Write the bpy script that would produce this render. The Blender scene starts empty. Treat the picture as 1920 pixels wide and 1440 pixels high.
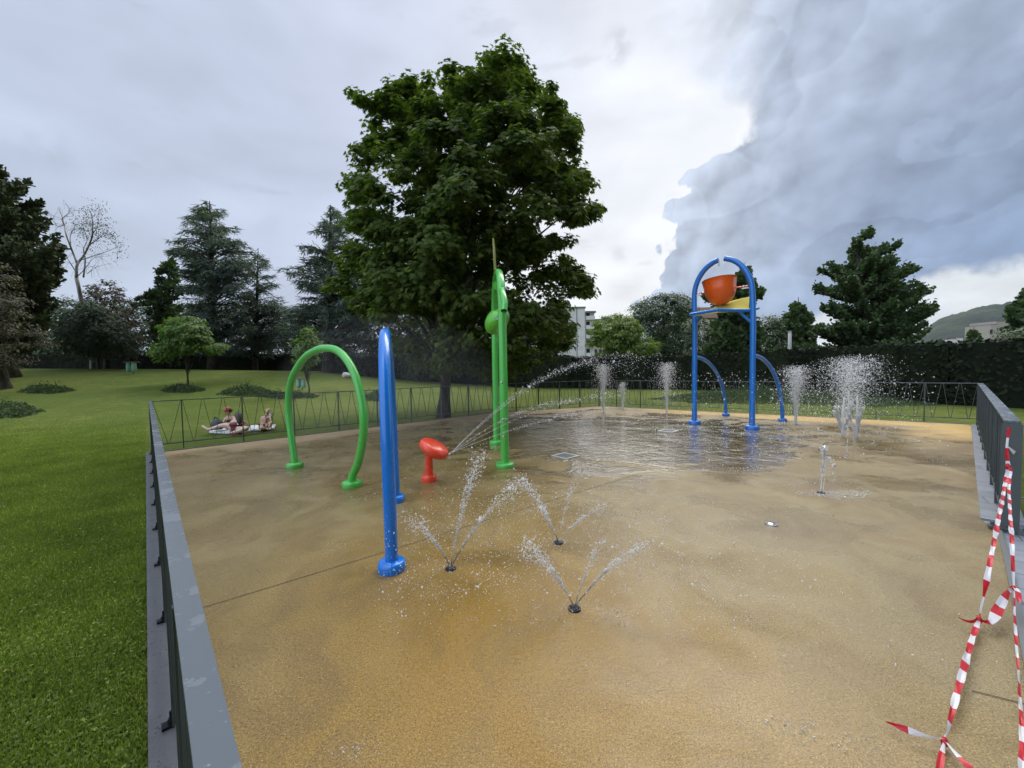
import bpy, bmesh, math, random
import numpy as np
from mathutils import Vector, Matrix

# ---------------------------------------------------------------- camera
F = 735.0; CH = 1.65
PITCH = math.atan((720 - 689.2) / F); ROLL = math.atan(0.01577)
fw = np.array([0, math.cos(PITCH), -math.sin(PITCH)])
_u = np.array([0, math.sin(PITCH), math.cos(PITCH)]); _r = np.array([1.0, 0, 0])
rt = _r * math.cos(ROLL) - _u * math.sin(ROLL)
up = _u * math.cos(ROLL) + _r * math.sin(ROLL)
scene = bpy.context.scene
COL = scene.collection
cam = bpy.data.cameras.new('camera'); camo = bpy.data.objects.new('camera', cam); COL.objects.link(camo)
cam.sensor_width = 36; cam.lens = 36 * F / 1920; cam.clip_start = 0.05; cam.clip_end = 8000
M = Matrix(((rt[0], up[0], -fw[0], 0), (rt[1], up[1], -fw[1], 0), (rt[2], up[2], -fw[2], CH), (0, 0, 0, 1)))
camo.matrix_world = M
scene.camera = camo
scene.view_settings.view_transform = 'Standard'; scene.view_settings.look = 'None'
scene.view_settings.exposure = 0.30; scene.view_settings.gamma = 1
scene.cycles.use_denoising = True
scene.cycles.max_bounces = 6; scene.cycles.transparent_max_bounces = 6; scene.cycles.diffuse_bounces = 3; scene.cycles.glossy_bounces = 3; scene.cycles.transmission_bounces = 5
scene.cycles.volume_bounces = 0

def ray(px, py): return fw + rt * (px - 960) / F + up * (720 - py) / F
def lin(c):
    return tuple(((v / 255) / 12.92 if v / 255 < .04045 else ((v / 255 + .055) / 1.055) ** 2.4) for v in c)

# ---------------------------------------------------------------- world (storm clouds over a physical sky)
SUN_AZ, SUN_EL = math.radians(22), math.radians(50)      # azimuth from +Y towards +X
world = bpy.data.worlds.new('World'); scene.world = world; world.use_nodes = True
wn = world.node_tree; wn.nodes.clear()
def N(nt, typ, **kw):
    n = nt.nodes.new(typ)
    for k, v in kw.items(): setattr(n, k, v)
    return n
class G:
    """tiny node helper"""
    def __init__(s, nt): s.nt = nt; s.L = nt.links
    def set(s, sock, v):
        if hasattr(v, 'is_output'): s.L.new(v, sock)
        elif v is not None:
            sock.default_value = v
    def math(s, op, a, b=None, c=None, clamp=False):
        n = N(s.nt, 'ShaderNodeMath', operation=op, use_clamp=clamp)
        s.set(n.inputs[0], a)
        if b is not None: s.set(n.inputs[1], b)
        if c is not None: s.set(n.inputs[2], c)
        return n.outputs[0]
    def vec(s, op, a, b=None, sc=None):
        n = N(s.nt, 'ShaderNodeVectorMath', operation=op)
        s.set(n.inputs[0], a)
        if b is not None: s.set(n.inputs[1], b)
        if sc is not None: s.set(n.inputs['Scale'], sc)
        return n.outputs['Value'] if op in ('DOT_PRODUCT', 'LENGTH', 'DISTANCE') else n.outputs[0]
    def noise(s, v, scale, detail=4, rough=.5, dist=0, col=False, typ=None):
        n = N(s.nt, 'ShaderNodeTexNoise')
        if typ: n.noise_type = typ
        if v is not None: s.set(n.inputs['Vector'], v)
        n.inputs['Scale'].default_value = scale; n.inputs['Detail'].default_value = detail
        n.inputs['Roughness'].default_value = rough; n.inputs['Distortion'].default_value = dist
        return n.outputs['Color'] if col else n.outputs[0]
    def smooth(s, x, a, b, lo=0.0, hi=1.0):
        n = N(s.nt, 'ShaderNodeMapRange', interpolation_type='SMOOTHSTEP')
        s.set(n.inputs[0], x); s.set(n.inputs[1], a); s.set(n.inputs[2], b)
        n.inputs[3].default_value = lo; n.inputs[4].default_value = hi
        return n.outputs[0]
    def lmap(s, x, a, b, lo=0.0, hi=1.0):
        n = N(s.nt, 'ShaderNodeMapRange'); n.clamp = True
        s.set(n.inputs[0], x); n.inputs[1].default_value = a; n.inputs[2].default_value = b
        n.inputs[3].default_value = lo; n.inputs[4].default_value = hi
        return n.outputs[0]
    def mix(s, f, a, b, blend='MIX'):
        n = N(s.nt, 'ShaderNodeMix', data_type='RGBA', blend_type=blend)
        s.set(n.inputs[0], f)
        for i, v in ((6, a), (7, b)):
            if isinstance(v, tuple) and len(v) == 3: v = (*v, 1)
            s.set(n.inputs[i], v)
        return n.outputs[2]
    def mapping(s, v, scale=(1, 1, 1), rot=(0, 0, 0), loc=(0, 0, 0)):
        n = N(s.nt, 'ShaderNodeMapping'); s.set(n.inputs[0], v)
        n.inputs['Scale'].default_value = scale; n.inputs['Rotation'].default_value = rot
        n.inputs['Location'].default_value = loc
        return n.outputs[0]
    def curve(s, x, pts):
        n = N(s.nt, 'ShaderNodeFloatCurve'); c = n.mapping.curves[0]
        c.points[0].location = pts[0]; c.points[1].location = pts[-1]
        for p in pts[1:-1]: c.points.new(*p)
        for p in c.points: p.handle_type = 'AUTO_CLAMPED'
        n.mapping.update(); s.set(n.inputs['Value'], x); n.inputs['Factor'].default_value = 1
        return n.outputs[0]

g = G(wn)
tc = N(wn, 'ShaderNodeTexCoord').outputs['Generated']
nd = g.vec('NORMALIZE', tc)
def unit(px, py):
    d = ray(px, py); return d / np.linalg.norm(d)
def azel(px, py):
    d = unit(px, py); return math.atan2(d[0], d[1]), math.asin(d[2])
# warped direction so that colour patches get cloud-like outlines
w1 = g.vec('SCALE', g.vec('SUBTRACT', g.noise(g.mapping(nd, (1, 1, 1.6)), 3.2, 4, .55, 0, True), (.5, .5, .5)), sc=.22)
ndw = g.vec('NORMALIZE', g.vec('ADD', nd, w1))
def rbf(samples, k):
    num = None; den = None
    for px, py, c in samples:
        d = unit(px, py)
        e = g.math('EXPONENT', g.math('MULTIPLY', g.math('SUBTRACT', g.vec('DOT_PRODUCT', ndw, tuple(d)), 1.0), k))
        t = g.vec('SCALE', lin(c), sc=e)
        num = t if num is None else g.vec('ADD', num, t)
        den = e if den is None else g.math('ADD', den, e)
    return g.vec('SCALE', num, sc=g.math('DIVIDE', 1.0, g.math('ADD', den, 1e-12)))
setA = [(0, 0, (176, 188, 208)), (330, 60, (186, 196, 215)), (650, 40, (203, 210, 228)), (1000, 30, (214, 220, 234)),
        (1250, 60, (214, 221, 234)), (1100, 250, (214, 218, 230)), (1220, 380, (232, 233, 238)), (1150, 560, (232, 234, 232)),
        (1230, 470, (232, 234, 236)), (400, 280, (184, 192, 213)), (0, 250, (182, 193, 210)), (80, 380, (170, 184, 204)),
        (230, 460, (186, 195, 212)), (560, 380, (190, 198, 222)), (250, 520, (186, 198, 214)), (1370, 235, (240, 243, 246)),
        (1290, 300, (236, 238, 242)), (620, 200, (196, 203, 222)), (200, 180, (178, 187, 208)), (-700, 300, (165, 175, 195)),
        (900, -600, (190, 198, 215)), (2600, 0, (160, 175, 200))]
setB = [(1330, 30, (192, 202, 220)), (1450, 190, (168, 182, 206)), (1620, 90, (170, 185, 206)), (1880, 50, (166, 182, 208)),
        (1450, 270, (150, 166, 196)), (1500, 380, (182, 192, 212)), (1330, 360, (196, 206, 222)), (1300, 440, (182, 196, 216)),
        (1700, 290, (158, 173, 200)), (1860, 350, (136, 156, 182)), (1890, 450, (100, 126, 166)), (1740, 490, (118, 142, 182)),
        (1620, 400, (156, 173, 200)), (1450, 500, (166, 182, 206)), (1260, 540, (178, 192, 214)), (1530, 570, (136, 160, 202)),
        (1750, 180, (162, 176, 202)), (1370, 290, (208, 214, 226)), (1580, 480, (150, 170, 200)), (2500, 200, (140, 158, 186))]
setC = [(1800, 510, (218, 221, 224)), (1900, 520, (226, 226, 224)), (1780, 570, (200, 210, 216)), (1880, 560, (206, 212, 216)),
        (1540, 600, (214, 220, 228)), (1700, 545, (208, 214, 220))]
colA = rbf(setA, 22); colB = rbf(setB, 60); colC = rbf(setC, 90)
sx = N(wn, 'ShaderNodeSeparateXYZ'); wn.links.new(nd, sx.inputs[0])
az = g.math('ARCTAN2', sx.outputs[0], sx.outputs[1]); el = g.math('ARCSINE', sx.outputs[2])
# edge of the big cumulus: azimuth as a function of elevation
edge = [(1165, 600), (1190, 570), (1245, 535), (1252, 470), (1240, 420), (1240, 388), (1275, 362), (1290, 325), (1325, 300), (1362, 283),
        (1385, 262), (1395, 240), (1382, 200), (1345, 120), (1320, 20), (1290, -200), (1200, -700)]
pts = sorted([(azel(*e)[1], azel(*e)[0]) for e in edge])
pts = [(0.0, (pts[0][1] - .03 + 1) / 2)] + [(e / 1.2, (a + 1) / 2) for e, a in pts if e > 0.02] + [(1.0, .55)]
ec = g.curve(g.math('DIVIDE', el, 1.2), pts)
eaz = g.math('MULTIPLY_ADD', ec, 2.0, -1.0)
nf = g.noise(g.mapping(nd, (1, 1, 1)), 26, 5, .55)
vor = N(wn, 'ShaderNodeTexVoronoi', feature='F1'); vor.inputs['Scale'].default_value = 21
wn.links.new(g.vec('ADD', nd, g.vec('SCALE', g.noise(nd, 14, 2, .5, 0, True), sc=.06)), vor.inputs['Vector'])
bill = vor.outputs['Distance']
da = g.math('SUBTRACT', az, eaz)
da = g.math('ADD', da, g.math('MULTIPLY', g.math('SUBTRACT', nf, .5), .085))
da = g.math('SUBTRACT', da, g.math('MULTIPLY', g.math('SUBTRACT', bill, .35), .065))
soft = g.math('MULTIPLY_ADD', g.smooth(el, .40, .80), .26, .0055)
mB = g.smooth(da, g.math('MULTIPLY', soft, -1.0), soft)
# lower bright band on the right below the dark base
e2 = [(1380, 640), (1480, 600), (1560, 578), (1640, 556), (1700, 530), (1760, 508), (1850, 494), (1980, 486), (2400, 470)]
p2 = sorted([azel(*e) for e in e2])
c2 = g.curve(g.math('DIVIDE', az, 1.2), [(0.0, 0.0)] + [(a / 1.2, e) for a, e in p2 if a / 1.2 < .98] + [(1.0, .25)])
dC = g.math('SUBTRACT', c2, el)
dC = g.math('ADD', dC, g.math('MULTIPLY', g.math('SUBTRACT', nf, .5), .05))
mC = g.smooth(dC, -.012, .02)
# relief inside the cumulus: lit rims and soft billows
rel = g.noise(g.mapping(nd, (1, 1, 1.3), (0, .5, 0)), 6.5, 5, .52, .6)
relf = g.math('MULTIPLY_ADD', g.math('SUBTRACT', rel, .5), .34, 1.03)
bl2 = g.math('MULTIPLY_ADD', g.math('SUBTRACT', .42, bill), .22, 1.0)
rim = g.math('MULTIPLY', g.smooth(da, .11, .0), .16)
relf = g.math('MULTIPLY', relf, bl2)
def emboss(scale, offs, det, rough, stretch=(1, 1, 1.3)):
    a = g.noise(g.mapping(ndw2, stretch), scale, det, rough, .3)
    b = g.noise(g.mapping(g.vec('ADD', ndw2, offs), stretch), scale, det, rough, .3)
    return g.math('SUBTRACT', a, b)
ndw2 = g.vec('ADD', nd, g.vec('SCALE', w1, sc=.35))
def vemb(scale, off, dist):
    wv = g.vec('ADD', nd, g.vec('SCALE', g.vec('SUBTRACT', g.noise(nd, scale * .9, 3, .55, 0, True), (.5, .5, .5)), sc=dist)); o_ = []
    for q in (wv, g.vec('ADD', wv, off)):
        v_ = N(wn, 'ShaderNodeTexVoronoi', feature='F1'); v_.inputs['Scale'].default_value = scale; wn.links.new(q, v_.inputs['Vector']); o_.append(v_.outputs['Distance'])
    return g.math('SUBTRACT', o_[1], o_[0])
ve = g.math('ADD', g.math('MULTIPLY', vemb(8, (.030, 0, -.030), .10), .55), g.math('MULTIPLY', vemb(19, (.013, 0, -.013), .05), .38))
ve = g.math('MULTIPLY', ve, g.math('MULTIPLY_ADD', g.smooth(da, .42, .0), .85, .25))
def terrace(scale, bands, dist, stretch=(1, 1, 1.2), rot=(0, .4, 0)):
    q = g.vec('ADD', nd, g.vec('SCALE', g.vec('SUBTRACT', g.noise(nd, scale * 5, 3, .55, 0, True), (.5, .5, .5)), sc=dist))
    v_ = g.math('MULTIPLY', g.noise(g.mapping(q, stretch, rot), scale, 2.5, .42, .25), bands)
    fr_ = g.math('FRACT', v_); up_ = g.smooth(fr_, 0.0, .07); dn_ = g.math('SUBTRACT', 1.0, g.smooth(fr_, .05, 1.0))
    return g.math('SUBTRACT', g.math('MULTIPLY', up_, dn_), .42)
ter = g.math('ADD', g.math('MULTIPLY', terrace(2.1, 6.0, .045), .17), g.math('MULTIPLY', terrace(4.4, 5.0, .03, (1, 1, 1.2), (.3, -.3, .4)), .11))
em2 = emboss(7.0, (-.020, 0, .024), 4, .55)
relf = g.math('ADD', relf, g.math('ADD', g.math('MULTIPLY_ADD', ve, -.8, ter), g.math('MULTIPLY', em2, -.55)))
colB = g.vec('MULTIPLY', g.vec('SCALE', colB, sc=g.math('ADD', relf, rim)), (.91, .895, .87))
relA = g.math('MULTIPLY_ADD', g.math('SUBTRACT', g.noise(g.mapping(nd, (1, 1, 2.2)), 3.4, 4, .5, .4), .5), .30, 1.0)
wisp = g.smooth(g.noise(g.mapping(nd, (1, 1, 3.0), (0, .35, 0), (3, 1, 0)), 7, 4, .55), .60, .74)
relA = g.math('MULTIPLY', relA, g.math('MULTIPLY_ADD', wisp, -.10, 1.0))
relA = g.math('ADD', relA, g.math('MULTIPLY', emboss(2.6, (-.04, 0, .05), 3, .5, (1, 1, 2.4)), -.45))
colA = g.vec('SCALE', colA, sc=relA)
# small dark scud near the top and lower right of the tree
for (px, py, s, amt) in ((1165, 78, .045, .20), (1160, 472, .03, .14), (90, 280, .05, .08), (500, 415, .04, .06)):
    d = unit(px, py)
    dist = g.vec('DISTANCE', g.vec('ADD', nd, g.vec('SCALE', w1, sc=.25)), tuple(d))
    colA = g.vec('SCALE', colA, sc=g.math('MULTIPLY_ADD', g.math('MULTIPLY', g.smooth(dist, s, s * .1), g.smooth(nf, .38, .6)), -amt, 1.0))
relC = g.math('MULTIPLY_ADD', g.math('SUBTRACT', g.noise(g.mapping(nd, (1, 1, 3)), 11, 4, .55), .5), .5, 1.0)
colC = g.vec('SCALE', colC, sc=relC)
cc = g.mix(mB, colA, colB); cc = g.mix(mC, cc, colC)
# added fill light: unseen sky overhead and behind the viewer is boosted
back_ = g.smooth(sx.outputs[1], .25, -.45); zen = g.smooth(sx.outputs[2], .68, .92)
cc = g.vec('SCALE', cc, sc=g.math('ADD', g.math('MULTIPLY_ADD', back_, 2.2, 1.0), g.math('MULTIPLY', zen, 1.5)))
sky = N(wn, 'ShaderNodeTexSky', sky_type='NISHITA'); sky.sun_disc = False
sky.sun_elevation = SUN_EL; sky.sun_rotation = SUN_AZ
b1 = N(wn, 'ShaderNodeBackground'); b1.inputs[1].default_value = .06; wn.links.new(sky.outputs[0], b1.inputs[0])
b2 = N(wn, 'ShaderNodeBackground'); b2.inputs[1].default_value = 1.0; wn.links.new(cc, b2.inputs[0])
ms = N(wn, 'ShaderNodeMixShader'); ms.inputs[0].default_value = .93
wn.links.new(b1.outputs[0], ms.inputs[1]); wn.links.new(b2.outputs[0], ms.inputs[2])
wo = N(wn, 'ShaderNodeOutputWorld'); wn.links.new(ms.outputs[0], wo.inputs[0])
world.cycles.sampling_method = 'MANUAL'; world.cycles.sample_map_resolution = 512

sun = bpy.data.lights.new('sun', 'SUN'); sun.energy = 2.2; sun.angle = math.radians(40); sun.color = (1, .95, .86)
suno = bpy.data.objects.new('sun', sun); COL.objects.link(suno)
sd = Vector((math.sin(SUN_AZ) * math.cos(SUN_EL), math.cos(SUN_AZ) * math.cos(SUN_EL), math.sin(SUN_EL)))
suno.rotation_euler = sd.to_track_quat('Z', 'Y').to_euler()

# ---------------------------------------------------------------- helpers
rng = np.random.default_rng(7); random.seed(7)
def tag(o, label=None, cat=None, group=None, kind=None):
    if label: o['label'] = label
    if cat: o['category'] = cat
    if group: o['group'] = group
    if kind: o['kind'] = kind
    return o
def empty(name, loc=(0, 0, 0)):
    o = bpy.data.objects.new(name, None); o.location = loc; o.empty_display_size = .1; COL.objects.link(o); return o
def raw_mesh(name, V, faces, mats, parent=None, smooth=False, midx=None):
    """V (n,3) array, faces: (m,k) array or list of tuples"""
    me = bpy.data.meshes.new(name)
    V = np.asarray(V, dtype=np.float32)
    off = np.zeros(3, dtype=np.float32)
    if parent is not None: off = np.array(parent.location, dtype=np.float32)
    me.vertices.add(len(V)); me.vertices.foreach_set('co', (V - off).ravel())
    if isinstance(faces, np.ndarray):
        m, k = faces.shape
        me.loops.add(m * k); me.polygons.add(m)
        me.loops.foreach_set('vertex_index', faces.astype(np.int32).ravel())
        me.polygons.foreach_set('loop_start', np.arange(0, m * k, k, dtype=np.int32))
    else:
        tot = sum(len(f) for f in faces)
        me.loops.add(tot); me.polygons.add(len(faces))
        me.loops.foreach_set('vertex_index', np.fromiter((i for f in faces for i in f), dtype=np.int32, count=tot))
        st = np.cumsum([0] + [len(f) for f in faces[:-1]]).astype(np.int32)
        me.polygons.foreach_set('loop_start', st)
    if midx is not None: me.polygons.foreach_set('material_index', np.asarray(midx, dtype=np.int32))
    me.polygons.foreach_set('use_smooth', np.full(len(me.polygons), smooth, dtype=bool))
    me.update(calc_edges=True)
    for mt in (mats if isinstance(mats, (list, tuple)) else [mats]): me.materials.append(mt)
    o = bpy.data.objects.new(name, me); COL.objects.link(o)
    if parent is not None: o.parent = parent
    return o
class MB:
    def __init__(s): s.V = []; s.F = []; s.M = []; s.n = 0
    def add(s, V, Fs, m=0):
        V = [tuple(map(float, v)) for v in V]
        s.V += V; s.F += [tuple(i + s.n for i in f) for f in Fs]; s.M += [m] * len(Fs); s.n += len(V)
    def frame_box(s, c, ax, ay, az_, m=0):
        c = np.array(c, float); ax = np.array(ax, float); ay = np.array(ay, float); az_ = np.array(az_, float)
        V = [c + i * ax + j * ay + k * az_ for k in (-1, 1) for j in (-1, 1) for i in (-1, 1)]
        s.add(V, [(0, 2, 3, 1), (4, 5, 7, 6), (0, 1, 5, 4), (2, 6, 7, 3), (0, 4, 6, 2), (1, 3, 7, 5)], m)
    def box(s, lo, hi, m=0):
        lo = np.array(lo, float); hi = np.array(hi, float); h = (hi - lo) / 2
        s.frame_box((lo + hi) / 2, (h[0], 0, 0), (0, h[1], 0), (0, 0, h[2]), m)
    def bar(s, a, b, w, t, side, m=0):
        """flat bar from a to b, half width w along side, half thickness t across"""
        a = np.array(a, float); b = np.array(b, float); d = (b - a); side = np.array(side, float)
        q = np.cross(d, side); q /= np.linalg.norm(q); side = np.cross(q, d); side /= np.linalg.norm(side)
        s.frame_box((a + b) / 2, d / 2, side * w, q * t, m)
    def tube(s, P, R, n=10, m=0, caps=True, flat=1.0):
        P = [np.array(p, float) for p in P]; k = len(P)
        if not hasattr(R, '__len__'): R = [R] * k
        T = []
        for i in range(k):
            t = P[min(i + 1, k - 1)] - P[max(i - 1, 0)]; T.append(t / (np.linalg.norm(t) + 1e-12))
        a = np.array([0, 0, 1.0]) if abs(T[0][2]) < .9 else np.array([1.0, 0, 0])
        nrm = np.cross(T[0], a); nrm /= np.linalg.norm(nrm)
        V = []
        for i in range(k):
            nrm = nrm - T[i] * np.dot(nrm, T[i]); nrm /= np.linalg.norm(nrm)
            b = np.cross(T[i], nrm)
            for j in range(n):
                th = 2 * math.pi * j / n
                V.append(P[i] + R[i] * (math.cos(th) * nrm + math.sin(th) * b * flat))
        Fs = [(i * n + j, i * n + (j + 1) % n, (i + 1) * n + (j + 1) % n, (i + 1) * n + j) for i in range(k - 1) for j in range(n)]
        if caps: Fs += [tuple(range(n - 1, -1, -1)), tuple((k - 1) * n + j for j in range(n))]
        s.add(V, Fs, m)
    def lathe(s, prof, c=(0, 0, 0), n=28, axis=None, m=0):
        """prof: (r, z) list; axis: 3x3 columns or None"""
        c = np.array(c, float); A = np.eye(3) if axis is None else np.array(axis, float)
        V = []
        for r, z in prof:
            for j in range(n):
                th = 2 * math.pi * j / n
                V.append(c + A @ np.array([r * math.cos(th), r * math.sin(th), z]))
        k = len(prof)
        Fs = [(i * n + j, i * n + (j + 1) % n, (i + 1) * n + (j + 1) % n, (i + 1) * n + j) for i in range(k - 1) for j in range(n)]
        s.add(V, Fs, m)
    def build(s, name, mats, parent=None, smooth=False, autosmooth=None):
        o = raw_mesh(name, np.array(s.V), s.F, mats, parent, smooth, s.M)
        if autosmooth:
            try: o.data.set_sharp_from_angle(angle=math.radians(autosmooth))
            except Exception: pass
        return o
def spline(P, n=8):
    """Catmull-Rom through P"""
    P = [np.array(p, float) for p in P]; Q = [2 * P[0] - P[1]] + P + [2 * P[-1] - P[-2]]; out = []
    for i in range(1, len(Q) - 2):
        for t in np.linspace(0, 1, n, endpoint=False):
            a, b, c, d = Q[i - 1:i + 3]
            out.append(.5 * ((2 * b) + (c - a) * t + (2 * a - 5 * b + 4 * c - d) * t * t + (3 * b - a - 3 * c + d) * t ** 3))
    out.append(P[-1]); return out

# terrain height
TX = [-700, 0, 300, 600, 715, 812, 900, 1000, 1300, 3000]
TH = [2.9, 2.27, 2.03, 1.62, .98, .56, .27, .10, 0, 0]
def sstep(x): x = np.clip(x, 0, 1); return x * x * (3 - 2 * x)
def hgt(x, y):
    x = np.asarray(x, float); y = np.asarray(y, float)
    px = 960 + F * x / np.maximum(y, 1.5); px = np.where(y < 1.5, -700, px)
    Hc = np.interp(px, TX, TH)
    d = np.maximum(y, 0)
    h = Hc * sstep((d - 11) / 22.0)
    h = h - Hc * .42 * sstep((d - 33.5) / 4.0)
    h += .025 * np.sin(x * .7 + 1) * np.cos(y * .53) * sstep((d - 12) / 8)
    return h
def at(px, py, z=None):
    d = ray(px, py)
    if z is not None:
        t = (z - CH) / d[2]; return np.array([d[0] * t, d[1] * t, z])
    t = 0.5; prev = t
    while t < 400:
        p = d * t
        if CH + p[2] < float(hgt(p[0], p[1])): break
        prev = t; t *= 1.01
    p = d * t; return np.array([p[0], p[1], float(hgt(p[0], p[1]))])
def pd(px, py, D):
    """world point seen at pixel and depth y = D"""
    d = ray(px, py); t = D / d[1]; return np.array([d[0] * t, D, CH + d[2] * t])
def on_plane(px, py, P0, P1):
    """point on the vertical plane through ground points P0,P1"""
    n = np.array([P1[1] - P0[1], -(P1[0] - P0[0]), 0.0]); o = np.array([0, 0, CH]); d = ray(px, py)
    t = np.dot(np.array([P0[0], P0[1], 0]) - o, n) / np.dot(d, n); return o + d * t

# ---------------------------------------------------------------- materials
def mat(name, col, rough=.5, metal=0, spec=.5, fn=None, coat=0):
    m = bpy.data.materials.new(name); m.use_nodes = True; nt = m.node_tree
    b = nt.nodes['Principled BSDF']; b.inputs['Base Color'].default_value = (*col, 1)
    b.inputs['Roughness'].default_value = rough; b.inputs['Metallic'].default_value = metal
    b.inputs['Specular IOR Level'].default_value = spec; b.inputs['Coat Weight'].default_value = coat
    b.inputs['Coat Roughness'].default_value = .08
    if fn: fn(G(nt), b, nt)
    return m
def obj_coord(nt): return N(nt, 'ShaderNodeTexCoord').outputs['Object']
def geo_pos(nt): return N(nt, 'ShaderNodeNewGeometry').outputs['Position']
def bump(g_, b, h, strength=.3, dist=.01):
    n = N(g_.nt, 'ShaderNodeBump'); n.inputs['Strength'].default_value = strength; n.inputs['Distance'].default_value = dist
    g_.set(n.inputs['Height'], h); g_.L.new(n.outputs[0], b.inputs['Normal'])
def paint(name, col, rough=.22, var=.12, wet=True):
    def fn(g_, b, nt):
        p = geo_pos(nt); n1 = g_.noise(p, 3.5, 5, .6); n2 = g_.noise(p, 55, 3, .6)
        c = g_.mix(g_.math('MULTIPLY', g_.smooth(n1, .35, .7), var * 2), tuple(col), tuple(min(1, v * .72 + .02) for v in col))
        g_.L.new(c, b.inputs['Base Color'])
        g_.L.new(g_.math('MULTIPLY_ADD', n1, .22, rough - .08), b.inputs['Roughness'])
        if wet:  # water beads on the paint
            v = N(nt, 'ShaderNodeTexVoronoi'); v.inputs['Scale'].default_value = 95; g_.L.new(p, v.inputs['Vector'])
            bd = g_.math('MULTIPLY', g_.smooth(v.outputs['Distance'], .34, .12), g_.smooth(n2, .5, .62))
            bump(g_, b, bd, .35, .003)
    return mat(name, col, rough, 0, .5, fn, .25)
M_blue = paint('blue_paint', (.006, .185, .66)); M_blue2 = paint('blue_paint_dull', (.007, .165, .55), .3)
M_green = paint('green_paint', (.085, .50, .075)); M_red = paint('orange_red_paint', (.86, .07, .025), .25)
M_orange = paint('orange_bucket', (.78, .105, .006), .25, wet=False); M_yellow = mat('yellow_panel', (.50, .44, .10), .95, 0, .03)
M_leafgreen = paint('bucket_green', (.12, .48, .04), .28); M_lime = paint('lime_blade', (.34, .38, .04), .35, wet=False)
def fn_fence(g_, b, nt):
    p = geo_pos(nt); n1 = g_.noise(p, 7, 6, .6, .4); wet = g_.smooth(n1, .55, .59)
    c = g_.mix(wet, (.092, .108, .118), (.130, .148, .162))
    c = g_.mix(g_.smooth(g_.noise(p, 60, 3, .6), .66, .75), c, (.19, .20, .20))
    g_.L.new(c, b.inputs['Base Color']); g_.L.new(g_.math('MULTIPLY_ADD', wet, .16, .24), b.inputs['Roughness'])
    bump(g_, b, g_.math('ADD', g_.math('MULTIPLY', wet, .5), g_.math('MULTIPLY', g_.noise(p, 45, 4, .5), .2)), .25, .0012)
M_rail = mat('fence_rail_wet', (.14, .16, .18), .3, 0, .6, fn_fence)
def fn_dark(g_, b, nt):
    p = geo_pos(nt)
    g_.L.new(g_.mix(g_.noise(p, 8, 4), (.040, .054, .052), (.075, .088, .085)), b.inputs['Base Color'])
M_fence = mat('fence_paint', (.06, .075, .075), .38, 0, .5, fn_dark)
M_bolt = mat('bolt_black', (.02, .02, .022), .35, .6)
M_steel = mat('steel', (.5, .51, .52), .25, 1)
M_black = mat('black', (.01, .01, .012), .6)

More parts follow.
